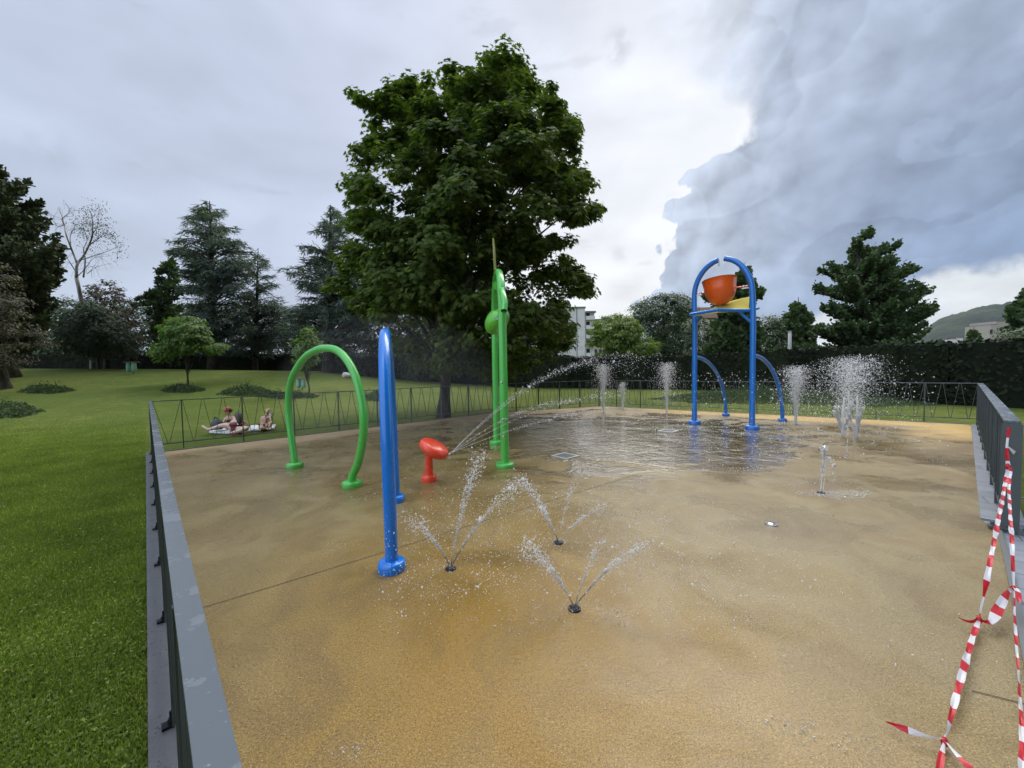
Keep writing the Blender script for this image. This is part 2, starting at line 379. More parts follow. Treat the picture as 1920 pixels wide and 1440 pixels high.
# wet rubber surface
PL = np.array([-7.54, 8.17]); PA = np.array([-.72, 14.35]); PB = np.array([3.6, 16.2]); PR = np.array([11.93, 10.0])
def dline(g_, p, P, Q):
    """distance inside the pad from the line PQ"""
    d = (Q - P) / np.linalg.norm(Q - P); n = (d[1], -d[0], 0)
    return g_.math('SUBTRACT', g_.vec('DOT_PRODUCT', p, (float(n[0]), float(n[1]), 0.0)), float(n[0] * P[0] + n[1] * P[1]))
def blob(g_, p, x, y, r, sx_=1.0, sy_=1.0):
    q = g_.vec('MULTIPLY', g_.vec('SUBTRACT', p, (x, y, 0)), (1 / sx_, 1 / sy_, 0))
    return g_.smooth(g_.vec('LENGTH', q), r, 0.0)
def fn_pad(g_, b, nt):
    p = geo_pos(nt)
    warp = g_.vec('ADD', p, g_.vec('SCALE', g_.vec('SUBTRACT', g_.noise(p, .8, 4, .5, 0, True), (.5, .5, .5)), sc=1.6))
    grain = g_.noise(p, 150, 2, .8); grain2 = g_.noise(p, 60, 4, .85)
    big = g_.noise(g_.mapping(p, (1, 1, 1)), .55, 5, .55, .5); mid = g_.noise(warp, 1.7, 5, .6)
    base = g_.mix(g_.smooth(big, .3, .7), (.200, .144, .046), (.265, .202, .088))
    rust = g_.math('MULTIPLY', blob(g_, warp, .1, 2.2, 2.6, 1.15, 1.4), 1.0)
    base = g_.mix(g_.math('MULTIPLY', rust, .9), base, (.235, .126, .010))
    right = g_.math('MULTIPLY', blob(g_, warp, 4.0, 3.4, 4.5), .9)
    base = g_.mix(right, base, (.212, .162, .072))
    # dry margins
    dBR = dline(g_, warp, PB, PR); dLA = dline(g_, warp, PL, PA); dAB = dline(g_, warp, PA, PB)
    PK = np.array([4.85, 4.01])
    dRK = dline(g_, warp, np.array([11.69, 9.94]), PK)
    dry = g_.math('MAXIMUM', g_.math('MULTIPLY', g_.smooth(dBR, 1.5, .75), g_.smooth(g_.vec('DOT_PRODUCT', p, (1, 0, 0)), 4.0, 6.0)),
                  g_.math('MULTIPLY', g_.smooth(dRK, 1.35, .5), blob(g_, warp, 10.7, 9.3, 3.4)))
    dry = g_.math('MULTIPLY', dry, g_.smooth(mid, .25, .42))
    dryl = g_.math('MULTIPLY', g_.smooth(g_.math('MINIMUM', dLA, dAB), 1.3, .35), .85)
    patch = g_.math('MULTIPLY', blob(g_, warp, 10.0, 8.6, 1.0, 1, 1), g_.smooth(mid, .45, .55))
    dry = g_.math('MAXIMUM', dry, patch)
    streak = g_.noise(g_.mapping(warp, (.6, 2.2, 1), (0, 0, .12)), 1.0, 5, .6)
    wetdark = g_.smooth(streak, .42, .66)
    wetdark = g_.math('MULTIPLY', wetdark, g_.smooth(g_.vec('DOT_PRODUCT', p, (.25, 1, 0)), 3.0, 6.5))
    base = g_.mix(g_.math('MULTIPLY', wetdark, .75), base, (.135, .082, .026))
    st2 = g_.smooth(g_.noise(g_.mapping(warp, (1.3, .8, 1), (0, 0, -.5)), 1.3, 6, .62, .8), .40, .68)
    base = g_.mix(g_.math('MULTIPLY', st2, .62), base, (.155, .098, .030))
    rg = g_.vec('LENGTH', g_.vec('MULTIPLY', g_.vec('SUBTRACT', warp, (7.4, 8.7, 0)), (.8, 1.15, 0)))
    ring = g_.math('MULTIPLY', g_.smooth(g_.math('ABSOLUTE', g_.math('SUBTRACT', rg, 1.9)), .42, .05), .75)
    base = g_.mix(ring, base, (.125, .078, .024)); base = g_.mix(g_.math('MULTIPLY', blob(g_, warp, 3.4, 9.2, 5.0, 1.2, 1), .75), base, (.150, .092, .022))
    base = g_.mix(dry, base, (.50, .34, .13))
    base = g_.mix(dryl, base, (.40, .29, .155))
    gr = g_.math('MULTIPLY_ADD', g_.math('SUBTRACT', g_.math('ADD', g_.math('MULTIPLY', grain, .6), g_.math('MULTIPLY', grain2, .4)), .5), 5.6, 1.0)
    base = g_.vec('SCALE', base, sc=g_.math('MAXIMUM', gr, .15))
    spk = g_.smooth(g_.noise(p, 120, 2, .7), .64, .72)
    base = g_.mix(g_.math('MULTIPLY', spk, .5), base, (.75, .62, .38))
    base = g_.vec('SCALE', base, sc=g_.math('MULTIPLY_ADD', g_.math('SUBTRACT', mid, .5), .35, 1.0))
    g_.L.new(base, b.inputs['Base Color'])
    # standing water: mirror-like film in the low middle of the pad
    pud = g_.math('ADD', blob(g_, warp, 2.7, 9.4, 5.4, 1.15, 1.0), g_.math('MULTIPLY', g_.math('SUBTRACT', streak, .5), 2.0))
    pud = g_.math('MAXIMUM', pud, g_.math('MULTIPLY', g_.math('ADD', blob(g_, warp, -3.4, 6.6, 3.4, 1.3, 1), g_.math('SUBTRACT', streak, .72)), .35))
    pud = g_.math('MULTIPLY', g_.smooth(pud, .22, .42), g_.smooth(g_.vec('DOT_PRODUCT', p, (-.12, 1, 0)), 4.6, 6.4)); film = g_.math('SUBTRACT', 1.0, g_.math('MAXIMUM', dry, dryl))
    pud = g_.math('MULTIPLY', pud, film)
    mist = g_.smooth(g_.noise(warp, .9, 5, .6), .35, .65)
    rgh = g_.math('MULTIPLY_ADD', mist, .42, .15)
    rgh = g_.math('ADD', rgh, g_.math('MULTIPLY', g_.math('SUBTRACT', 1.0, film), .4))
    rgh = g_.math('MULTIPLY', rgh, g_.math('MULTIPLY_ADD', pud, -.78, 1.0))
    g_.L.new(rgh, b.inputs['Roughness'])
    g_.L.new(g_.math('MULTIPLY_ADD', film, .22, .2), b.inputs['Specular IOR Level'])
    g_.L.new(pud, b.inputs['Coat Weight']); b.inputs['Coat Roughness'].default_value = .035; b.inputs['Coat IOR'].default_value = 1.6
    rip = g_.noise(g_.mapping(warp, (1, 2.4, 1), (0, 0, .2)), 3.2, 5, .55, 1.2)
    rip2 = g_.noise(g_.mapping(p, (1, 1.6, 1)), 14, 3, .5, .6)
    hh = g_.math('ADD', g_.math('MULTIPLY', grain2, g_.math('MULTIPLY_ADD', pud, -.0024, .0026)),
                 g_.math('MULTIPLY', g_.math('ADD', g_.math('MULTIPLY', rip, .0150), g_.math('MULTIPLY', rip2, .0022)), pud))
    n = N(nt, 'ShaderNodeBump'); n.inputs['Strength'].default_value = 1.0; n.inputs['Distance'].default_value = 1.0
    g_.L.new(hh, n.inputs['Height']); g_.L.new(n.outputs[0], b.inputs['Normal']); g_.L.new(n.outputs[0], b.inputs['Coat Normal'])
M_pad = mat('wet_resin_floor', (.3, .2, .08), .35, 0, .5, fn_pad)

def fn_stone(g_, b, nt):
    p = geo_pos(nt)
    br = N(nt, 'ShaderNodeTexBrick'); br.inputs['Scale'].default_value = 1.0
    br.inputs['Color1'].default_value = (.20, .215, .24, 1); br.inputs['Color2'].default_value = (.26, .275, .30, 1); br.inputs['Mortar'].default_value = (.08, .085, .09, 1)
    br.inputs['Mortar Size'].default_value = .006; br.inputs['Brick Width'].default_value = .6; br.inputs['Row Height'].default_value = .3
    g_.L.new(g_.mapping(p, (1, 1, 1), (0, 0, math.radians(41))), br.inputs['Vector'])
    n1 = g_.noise(p, 6, 5, .6)
    g_.L.new(g_.mix(g_.math('MULTIPLY', g_.smooth(n1, .4, .65), .4), br.outputs['Color'], (.13, .14, .16)), b.inputs['Base Color'])
    g_.L.new(g_.math('MULTIPLY_ADD', n1, .5, .15), b.inputs['Roughness'])
M_pave = mat('grey_pavers', (.22, .23, .25), .4, 0, .5, fn_stone)
def fn_kerb(g_, b, nt):
    p = geo_pos(nt); n1 = g_.noise(p, 5, 5, .6); n2 = g_.noise(p, 60, 3, .7)
    c = g_.mix(n1, (.062, .064, .068), (.115, .118, .124))
    c = g_.mix(g_.math('MULTIPLY', g_.smooth(n2, .58, .64), g_.smooth(n1, .42, .6)), c, (.015, .016, .014))
    g_.L.new(c, b.inputs['Base Color']); g_.L.new(g_.math('MULTIPLY_ADD', n1, .4, .12), b.inputs['Roughness'])
    bump(g_, b, n2, .3, .004)
M_kerb = mat('wet_kerb_stone', (.13, .13, .15), .3, 0, .5, fn_kerb)
def fn_lawn(g_, b, nt):
    p = geo_pos(nt)
    n1 = g_.noise(p, .16, 5, .6, .4); n2 = g_.noise(g_.mapping(p, (1, 1.4, 1)), 2.2, 6, .7); n3 = g_.noise(p, 28, 4, .75)
    c = g_.mix(g_.smooth(n1, .35, .65), (.084, .114, .025), (.148, .170, .044))
    c = g_.mix(g_.math('MULTIPLY', g_.smooth(n2, .38, .66), .7), c, (.065, .095, .016))
    c = g_.mix(g_.math('MULTIPLY', g_.smooth(n3, .50, .72), .5), c, (.22, .29, .05))
    c = g_.mix(g_.math('MULTIPLY', g_.smooth(n3, .50, .30), .75), c, (.022, .042, .008))
    dz = g_.smooth(g_.noise(p, 9, 2, .5), .69, .73); dz = g_.math('MULTIPLY', dz, g_.smooth(g_.noise(p, 70, 1), .55, .62))
    c = g_.mix(g_.math('MULTIPLY', dz, g_.smooth(n2, .35, .5)), c, (.6, .6, .5))
    g_.L.new(c, b.inputs['Base Color'])
    bump(g_, b, g_.math('ADD', g_.math('MULTIPLY', n3, .5), g_.math('MULTIPLY', n2, .5)), .9, .06)
M_lawn = mat('lawn', (.08, .14, .02), .9, 0, .05, fn_lawn)

def leafmat(name, c1, c2, c3=None, trans=.3, rough=.5, spec=.35, big=.0):
    def fn(g_, b, nt):
        r = N(nt, 'ShaderNodeNewGeometry').outputs['Random Per Island']
        c = g_.mix(g_.math('POWER', r, 1.3), c1, c2)
        if c3: c = g_.mix(g_.math('GREATER_THAN', r, .93), c, c3)
        if big:
            c = g_.vec('SCALE', c, sc=g_.math('MULTIPLY_ADD', g_.math('SUBTRACT', g_.noise(geo_pos(nt), big, 3, .5), .5), 1.3, 1.0))
        g_.L.new(c, b.inputs['Base Color'])
        if trans:
            t = N(nt, 'ShaderNodeBsdfTranslucent'); g_.L.new(g_.vec('MULTIPLY', c, (1.5, 1.7, .6)), t.inputs[0])
            mx = N(nt, 'ShaderNodeMixShader'); mx.inputs[0].default_value = trans
            out = [n for n in nt.nodes if n.type == 'OUTPUT_MATERIAL'][0]
            nt.links.new(b.outputs[0], mx.inputs[1]); nt.links.new(t.outputs[0], mx.inputs[2]); nt.links.new(mx.outputs[0], out.inputs[0])
    return mat(name, c1, rough, 0, spec, fn)
def fn_bark(c1, c2, sc=8):
    def fn(g_, b, nt):
        p = geo_pos(nt); n = g_.noise(g_.mapping(p, (1, 1, .22)), sc, 6, .7, .3)
        g_.L.new(g_.mix(g_.smooth(n, .35, .65), c1, c2), b.inputs['Base Color']); bump(g_, b, n, .8, .05)
    return fn
M_bark = mat('bark', (.05, .04, .03), .9, 0, .2, fn_bark((.022, .018, .014), (.085, .072, .055), 9))
M_birch = mat('birch_bark', (.4, .38, .35), .7, 0, .2, fn_bark((.08, .07, .06), (.50, .47, .43), 3))

# ---------------------------------------------------------------- ground
def ground():
    xs = np.concatenate([-np.geomspace(2400, 60, 24), np.linspace(-56, 56, 150), np.geomspace(60, 2400, 24)])
    ys = np.concatenate([[-400, -60, -20], np.linspace(-6, 60, 110), np.geomspace(64, 2400, 26)])
    X, Y = np.meshgrid(xs, ys)
    Z = hgt(X, Y) - .035
    V = np.stack([X, Y, Z], -1).reshape(-1, 3); nx, ny = len(xs), len(ys)
    i = np.arange(nx - 1); j = np.arange(ny - 1); I, J = np.meshgrid(i, j); a = (J * nx + I).ravel()
    Fa = np.stack([a, a + 1, a + nx + 1, a + nx], 1)
    tag(raw_mesh('lawn', V, Fa, M_lawn, smooth=True), kind='structure')
ground()
def poly_sheet(name, pts, z, mat_, thick=.05, kind='structure'):
    m = MB(); n = len(pts)
    V = [(x, y, z) for x, y in pts] + [(x, y, z - thick) for x, y in pts]
    m.add(V, [tuple(range(n)), tuple(range(2 * n - 1, n - 1, -1))] + [(i, i + n, (i + 1) % n + n, (i + 1) % n) for i in range(n)])
    o = m.build(name, mat_); tag(o, kind=kind); return o
dL = (PL - np.array([-.42, .55])); dL /= np.linalg.norm(dL); nL = np.array([-dL[1], dL[0]]); nL = nL if nL[0] < 0 else -nL   # outward from pad (left)
def Lp(s, o): p = PL - dL * s + nL * o; return (p[0], p[1])   # s metres back from corner, o outward
LEN = 11.6
# corner pad polygon, counter-clockwise seen from above
kin = -.125   # kerb inner edge
padpts = [Lp(LEN, kin), (0.6, -1.2), (2.2, .9), (2.68, 2.0), (3.31, 2.54), (4.14, 3.26), (4.70, 3.76), (4.85, 4.01), (11.69, 9.94), (11.75, 10.06), (3.6, 16.12), (-.70, 14.27), Lp(0, kin)]
poly_sheet('splash_pad_floor', padpts, 0.0, M_pad, .06)
kerb = [Lp(LEN, .125), Lp(LEN, kin), Lp(0.0, kin), Lp(0.02, .125)]
o = poly_sheet('kerb', kerb, .012, M_kerb, .07)
# thin edging along the far sides
def strip(name, P, Q, w, z, mat_, thick=.06, out=0.0):
    P = np.array(P); Q = np.array(Q); d = (Q - P) / np.linalg.norm(Q - P); n = np.array([-d[1], d[0]])
    return poly_sheet(name, [P + n * out, Q + n * out, Q + n * (out + w), P + n * (out + w)], z, mat_, thick)
M_edge = mat('edge_steel', (.16, .165, .16), .4, .3)
strip('edging_strip', (-7.42, 8.06), (-.70, 14.27), .05, .016, M_edge)
strip('edging_strip', (-.70, 14.28), (3.6, 16.13), .05, .015, M_edge)
strip('edging_strip', (3.6, 16.13), (11.75, 10.07), .05, .014, M_edge)
# right hand kerb of stone slabs and the paving beyond the fence
poly_sheet('kerb', [(4.85, 4.012), (5.04, 3.79), (11.98, 9.80), (11.70, 9.945)], .014, M_pave, .07)
poly_sheet('pavement', [(2.3, 2.2), (1.3, -.3), (9, -2), (16, 4.0), (12.1, 9.1), (5.06, 3.79), (4.86, 4.0), (4.3, 3.95), (3.8, 3.45), (2.9, 2.75)], -.008, M_pave, .05)
# metal edge between pad and paving near the camera
for P_, Q_ in (((2.2, .9), (2.68, 2.0)), ((2.68, 2.0), (3.31, 2.54)), ((3.31, 2.54), (4.14, 3.26)), ((4.14, 3.26), (4.70, 3.76))): strip('edging_strip', P_, Q_, -.035, .016, M_edge, .05)
# expansion joints
M_joint = mat('joint', (.060, .045, .028), .8)
def joint(P):
    P = [np.array(p) for p in P]; m = MB()
    for a, b in zip(P[:-1], P[1:]):
        d = (b - a) / np.linalg.norm(b - a); n = np.array([-d[1], d[0]]) * .0032
        m.add([(*(a - n), .004), (*(b - n), .004), (*(b + n), .004), (*(a + n), .004)], [(0, 1, 2, 3)])
    tag(m.build('expansion_joint', M_joint), kind='structure')
joint([(-2.3, 2.60), (-1.72, 3.05), (-.8, 3.78), (.1, 4.5), (.66, 4.94), (1.9, 5.9)])
joint([(2.27, 1.89), (2.43, 1.81)])

# ---------------------------------------------------------------- foliage machinery
def leaf_cloud(P, Nn, T, S, tv, tf):
    """P,Nn,T (n,3); S (n,); template verts tv (k,3) in (side, along, normal)"""
    Nn = Nn / (np.linalg.norm(Nn, axis=1, keepdims=True) + 1e-9)
    T = T - Nn * np.sum(T * Nn, 1, keepdims=True); T = T / (np.linalg.norm(T, axis=1, keepdims=True) + 1e-9)
    B = np.cross(T, Nn); k = len(tv)
    tv = np.array(tv, float)
    V = P[:, None, :] + S[:, None, None] * (B[:, None, :] * tv[None, :, 0:1] + T[:, None, :] * tv[None, :, 1:2] + Nn[:, None, :] * tv[None, :, 2:3])
    n = len(P); V = V.reshape(-1, 3)
    tf = np.array(tf); Fa = (np.arange(n)[:, None, None] * k + tf[None]).reshape(-1, tf.shape[1])
    return V, Fa
LEAF = dict(
    quad=([(-.3, 0, 0), (.0, -.45, .03), (.3, 0, 0), (0, .55, -.05)], [(0, 1, 2, 3)]),
    maple=([(0, -.1, 0), (-.30, -.18, -.03), (-.56, .12, -.08), (-.27, .2, -.02), (-.40, .58, -.08), (-.14, .42, 0), (0, .86, -.06),
            (.14, .42, 0), (.40, .58, -.08), (.27, .2, -.02), (.56, .12, -.08), (.30, -.18, -.03)],
           [(0, 1, 2, 3), (0, 3, 4, 5), (0, 5, 6, 7), (0, 7, 8, 9), (0, 9, 10, 11)]),
    needle=([(-.07, 0, 0), (.07, 0, 0), (.03, 1, -.08), (-.03, 1, -.08)], [(0, 1, 2, 3)]),
    tuft=([(-.2, 0, 0), (.2, 0, 0), (.34, .8, .05), (0, 1.0, -.02), (-.34, .8, .05)], [(0, 1, 2, 3, 4)][:1]),
    compound=([(-.12, 0, 0), (.12, 0, 0), (.34, .5, -.05), (.0, 1.0, -.22), (-.34, .5, -.05)], [(0, 1, 2, 3, 4)]))
def inpoly(pts, poly):
    x, y = pts[:, 0], pts[:, 1]; r = np.zeros(len(pts), bool); n = len(poly)
    for i in range(n):
        x1, y1 = poly[i]; x2, y2 = poly[(i + 1) % n]
        if y1 == y2: continue
        c = ((y1 > y) != (y2 > y)) & (x < (x2 - x1) * (y - y1) / (y2 - y1) + x1); r ^= c
    return r
def pdist(pts, poly):
    d = np.full(len(pts), 1e9); n = len(poly)
    for i in range(n):
        a = np.array(poly[i], float); b = np.array(poly[(i + 1) % n], float); ab = b - a
        t = np.clip(((pts - a) @ ab) / (ab @ ab + 1e-9), 0, 1); d = np.minimum(d, np.linalg.norm(pts - (a + t[:, None] * ab), axis=1))
    return d
def crown_points(poly, n, D, thick, inset, R, shell=.6):
    """cluster centres inside the crown volume: outline at depth D, real thickness"""
    poly = np.array(poly, float); lo, hi = poly.min(0), poly.max(0)
    P = R.uniform(lo, hi, (n * 12, 2)); P = P[inpoly(P, poly)]; d = pdist(P, poly)
    dm = d.max(); k = d > inset * (.4 + .6 * R.random(len(P))); P, d = P[k], d[k]
    P, d = P[:n], d[:n]
    f = np.clip(d / dm, 0, 1); half = thick * np.sqrt(np.clip(1 - (1 - f) ** 2, .02, 1))
    u = R.uniform(-1, 1, len(P)); u = np.sign(u) * np.abs(u) ** shell
    dep = D + half * u
    C = np.array([pd(p[0], p[1], q) for p, q in zip(P, dep)])
    return C
def rand_unit(n, R): v = R.normal(size=(n, 3)); return v / np.linalg.norm(v, axis=1, keepdims=True)
def broadleaf(name, label, cat, base, poly, D, thick, mleaf, nclus=300, nleaf=40, lsize=.16, crad=.55, flat=.6, leaf='quad', trunk_r=.2,
              seed=1, group=None, mtrunk=None, inset=14, limbs=26, fork=.35, lean=(0, 0), droop=.5, sup=None):
    R = np.random.default_rng(seed)
    if sup:
        SC = crown_points(poly, sup[0], D, thick, inset, R, .5); k = max(1, nclus // len(SC)); o_ = rand_unit(len(SC) * k, R) * (R.random(len(SC) * k) ** .4)[:, None] * sup[1] * np.repeat(R.uniform(.55, 1.25, len(SC)), k)[:, None]
        o_[:, 2] = np.where(o_[:, 2] < 0, o_[:, 2] * .35, o_[:, 2] * .62) - .18 * np.linalg.norm(o_[:, :2], axis=1); C = np.repeat(SC, k, 0) + o_
        v_ = C - np.array([0, 0, CH]); f_ = v_ @ fw; q_ = np.c_[960 + F * (v_ @ rt) / f_, 720 - F * (v_ @ up) / f_]; C = C[inpoly(q_, poly) & (pdist(q_, poly) > 2 + 12 * R.random(len(C)))]
    else: C = crown_points(poly, nclus, D, thick, inset, R)
    rad = crad * R.uniform(.55, 1.25, len(C))
    n = nleaf; ci = np.repeat(np.arange(len(C)), n)
    off = rand_unit(len(ci), R) * (R.random(len(ci)) ** .45)[:, None]
    off[:, 2] *= flat
    P = C[ci] + off * rad[ci][:, None]
    cen = C.mean(0)
    outw = C[ci] - cen; outw /= (np.linalg.norm(outw, axis=1, keepdims=True) + 1e-6)
    Nn = np.array([0, 0, 1.0]) * .9 + off * .8 + outw * .35 + rand_unit(len(ci), R) * .45
    T = off + outw * .6 + np.array([0, 0, -droop]) + rand_unit(len(ci), R) * .5
    S = lsize * R.uniform(.6, 1.25, len(ci))
    tv, tf = LEAF[leaf]; V, Fa = leaf_cloud(P, Nn, T, S, tv, tf)
    base = np.array(base, float); root = empty(name, base); tag(root, label, cat, group)
    raw_mesh('crown', V, Fa, mleaf, root)
    t = MB(); top = np.array([cen[0] + lean[0], cen[1], C[:, 2].max() * .55 + cen[2] * .45])
    z0 = C[:, 2].min(); fk = base + (top - base) * fork
    ax = spline([base - (0, 0, .3), base + (top - base) * .12 + (.02, 0, 0), fk + (R.normal() * .1, 0, 0), base + (top - base) * .7, top], 5)
    L = len(ax); t.tube(ax, [trunk_r * (1.35 - .5 * min(1, i / 3)) * (1 - .88 * (i / (L - 1)) ** 1.3) for i in range(L)], 10)
    idx = R.choice(len(C), min(limbs, len(C)), replace=False)
    for k in idx:
        c = C[k]; q = R.uniform(.3, .85); s = ax[int(q * (L - 1))]
        if s[2] > c[2] + .5: s = ax[max(1, int(.35 * (L - 1)))]
        mid = (s + c) / 2 + np.array([0, 0, .12 * np.linalg.norm(c - s)]); r0 = trunk_r * (.42 - .25 * q)
        t.tube(spline([s, mid, c], 4), [r0 * (1 - .85 * i / 8) for i in range(9)], 5, caps=False)
    t.build('trunk', mtrunk or M_bark, root, True)
    return root
def wid(poly, f):
    c = min(poly, key=lambda q: q[1])[0]; return [(c + (x - c) * f, y) for x, y in poly]
def conifer(name, label, cat, base, poly, D, thick, mleaf, nbr=120, lsize=.3, style='cedar', trunk_r=.3, seed=1, dens=60, group=None, topz=None, inset=3, sub=(.35, 1.0), width=.5, nl=None, tier=0):
    if style == 'cedar': poly = wid(poly, 1.13)
    if tier: poly = wid(poly, 1.07)
    R = np.random.default_rng(seed); tips = crown_points(poly, nbr, D, thick, inset, R, .8)
    if tier: tips[:, 2] = tips[:, 2] * .15 + .85 * (np.round((tips[:, 2] + .25 * np.sin(np.arctan2(tips[:, 1] - D, tips[:, 0] - base[0]) * 2)) / tier) * tier + R.normal(size=len(tips)) * .06)
    base = np.array(base, float)
    pa = np.array(poly, float); apex = pa[pa[:, 1].argmin()]; top = pd(apex[0], apex[1], D)
    root = empty(name, base); tag(root, label, cat, group)
    t = MB(); ax = [base - (0, 0, .3), base + (top - base) * .3, base + (top - base) * .7, top]
    ax = spline(ax, 5); L = len(ax); t.tube(ax, [trunk_r * (1.25 if i == 0 else 1) * (1 - .95 * i / (L - 1)) + .01 for i in range(L)], 9)
    Ps, Ns, Ts, Ss = [], [], [], []
    for c in tips:
        hz = np.linalg.norm(c[:2] - top[:2]); rise = {'cedar': .25, 'pine': .30, 'spruce': -.05, 'atlas': .15}[style]
        zb = np.clip(c[2] - rise * hz, base[2] + .8, top[2] - .3); f = (zb - base[2]) / (top[2] - base[2] + 1e-6)
        s = base + (top - base) * f
        mid = (s + c) / 2 + np.array([0, 0, .10 * hz if style != 'pine' else -.05 * hz])
        br = spline([s, mid, c], 4); t.tube(br, [max(.012, .018 + .022 * hz * .5 * (1 - i / 8)) for i in range(9)], 4, caps=False)
        dirh = (c - s); dirh[2] *= .3; ln = np.linalg.norm(dirh) + 1e-6; dirh /= ln
        side = np.cross(dirh, [0, 0, 1.0]); side /= np.linalg.norm(side) + 1e-6
        k = int(dens * (.72 if style == 'cedar' else 1.0) * (.35 + min(1.4, hz / 3.0)))
        q = R.uniform(sub[0], sub[1], k); bi = np.clip((q * 8).astype(int), 0, 7); fr = q * 8 - bi
        bra = np.array(br); pos = bra[bi] * (1 - fr)[:, None] + bra[bi + 1] * fr[:, None]
        w = width * (.25 + .25 * hz) * np.clip(1.25 - q, .15, 1)
        lat = R.uniform(-1, 1, k)
        pos = pos + side * (lat * w)[:, None] + dirh * (np.abs(lat) * w * -.25)[:, None]
        if style in ('cedar', 'atlas'):
            pos[:, 2] += R.normal(size=k) * .10 - np.abs(lat) * w * .22
            T = dirh * .8 + side * (lat * 1.2)[:, None] + np.array([0, 0, -.45]) + R.normal(size=(k, 3)) * .35
            Nn = np.array([0, 0, 1.0]) + R.normal(size=(k, 3)) * .45
        elif style == 'pine':
            pos[:, 2] += np.abs(R.normal(size=k)) * .16
            T = dirh * .7 + side * (lat * .8)[:, None] + np.array([0, 0, .75]) + R.normal(size=(k, 3)) * .4
            Nn = R.normal(size=(k, 3)) + np.array([0, -.3, .4])
        else:
            pos[:, 2] += R.normal(size=k) * .10 - np.abs(lat) * w * .2
            T = dirh + side * (lat * .9)[:, None] + np.array([0, 0, -.15]) + R.normal(size=(k, 3)) * .4
            Nn = np.array([0, 0, .8]) + R.normal(size=(k, 3)) * .7
        Ps.append(pos); Ns.append(Nn); Ts.append(T); Ss.append(lsize * R.uniform(.6, 1.3, k))
    tv, tf = LEAF['needle' if style in ('cedar',) else 'tuft']
    if style == 'cedar': tv = [(-.085, 0, 0), (.085, 0, 0), (.04, 1, -.22), (-.04, 1, -.22)]
    V, Fa = leaf_cloud(np.vstack(Ps), np.vstack(Ns), np.vstack(Ts), np.concatenate(Ss), tv, tf)
    raw_mesh('crown', V, Fa, mleaf, root)
    t.build('trunk', M_bark, root, True)
    return root

L_maple = leafmat('maple_leaves', (.048, .080, .018), (.112, .155, .036), (.18, .22, .06), .36, .6, .12)
L_cedar = leafmat('cedar_needles', (.075, .105, .092), (.145, .19, .172), (.19, .23, .22), .2, .6, .2)
L_pine = leafmat('pine_needles', (.036, .066, .026), (.080, .128, .042), None, .15, .6, .2)
L_pinel = leafmat('old_pine_needles', (.032, .050, .018), (.075, .095, .032), None, .08, .6, .2)
L_dark = leafmat('dark_leaves', (.030, .060, .020), (.070, .112, .036), None, .15, .55, .3)
L_mid = leafmat('mid_leaves', (.030, .058, .018), (.058, .098, .026), None, .2, .5, .3)
L_light = leafmat('light_leaves', (.085, .145, .014), (.165, .235, .024), None, .35, .5, .3)
L_young = leafmat('young_leaves', (.055, .115, .016), (.12, .20, .030), (.20, .24, .04), .35, .5, .3)
L_copper = leafmat('copper_leaves', (.032, .032, .012), (.064, .056, .018), (.08, .08, .024), .2, .55, .25)
L_redbr = leafmat('red_brown_leaves', (.040, .045, .015), (.085, .050, .020), (.11, .05, .022), .2, .55, .25)
L_birch = leafmat('birch_leaves', (.028, .052, .022), (.055, .088, .036), None, .2, .55, .3)
L_blue = leafmat('blue_green_leaves', (.030, .056, .040), (.055, .090, .060), None, .1, .55, .3)
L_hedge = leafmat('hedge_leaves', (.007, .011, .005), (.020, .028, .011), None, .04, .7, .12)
L_bed = leafmat('bed_leaves', (.045, .075, .030), (.085, .125, .055), (.12, .12, .07), .2, .6, .2)

def gz(px, D):
    """ground point under image column px at depth D"""
    d = ray(px, 700); x = d[0] * D / d[1]; return np.array([x, D, float(hgt(x, D)) - .03])

# big maple
MP = [(940, 85), (982, 90), (988, 118), (1000, 150), (1050, 155), (1060, 205), (1092, 222), (1090, 285), (1115, 330), (1108, 365), (1138, 392), (1130, 412), (1088, 425), (1085, 460),
      (1075, 480), (1112, 500), (1122, 545), (1095, 570), (1070, 580), (1088, 650), (1062, 690), (1015, 672), (985, 706), (925, 716), (860, 700), (800, 720), (735, 712), (712, 670),
      (700, 600), (645, 592), (608, 545), (612, 520), (628, 495), (612, 470), (655, 440), (640, 405), (640, 340), (655, 300), (660, 268), (690, 250), (678, 205), (650, 165), (665, 155),
      (700, 190), (735, 145), (775, 130), (790, 150), (815, 102), (855, 112), (868, 135), (900, 125), (905, 92)]
mb = at(830, 781)
broadleaf('maple_tree', 'huge dark green maple towering behind the fence, tallest tree in the park', 'tree', mb, MP, 13.6, 4.6, L_maple,
          nclus=3000, nleaf=38, lsize=.160, crad=.34, flat=.6, sup=(290, .72), leaf='maple', trunk_r=.235, seed=3, inset=10, limbs=90, fork=.22)
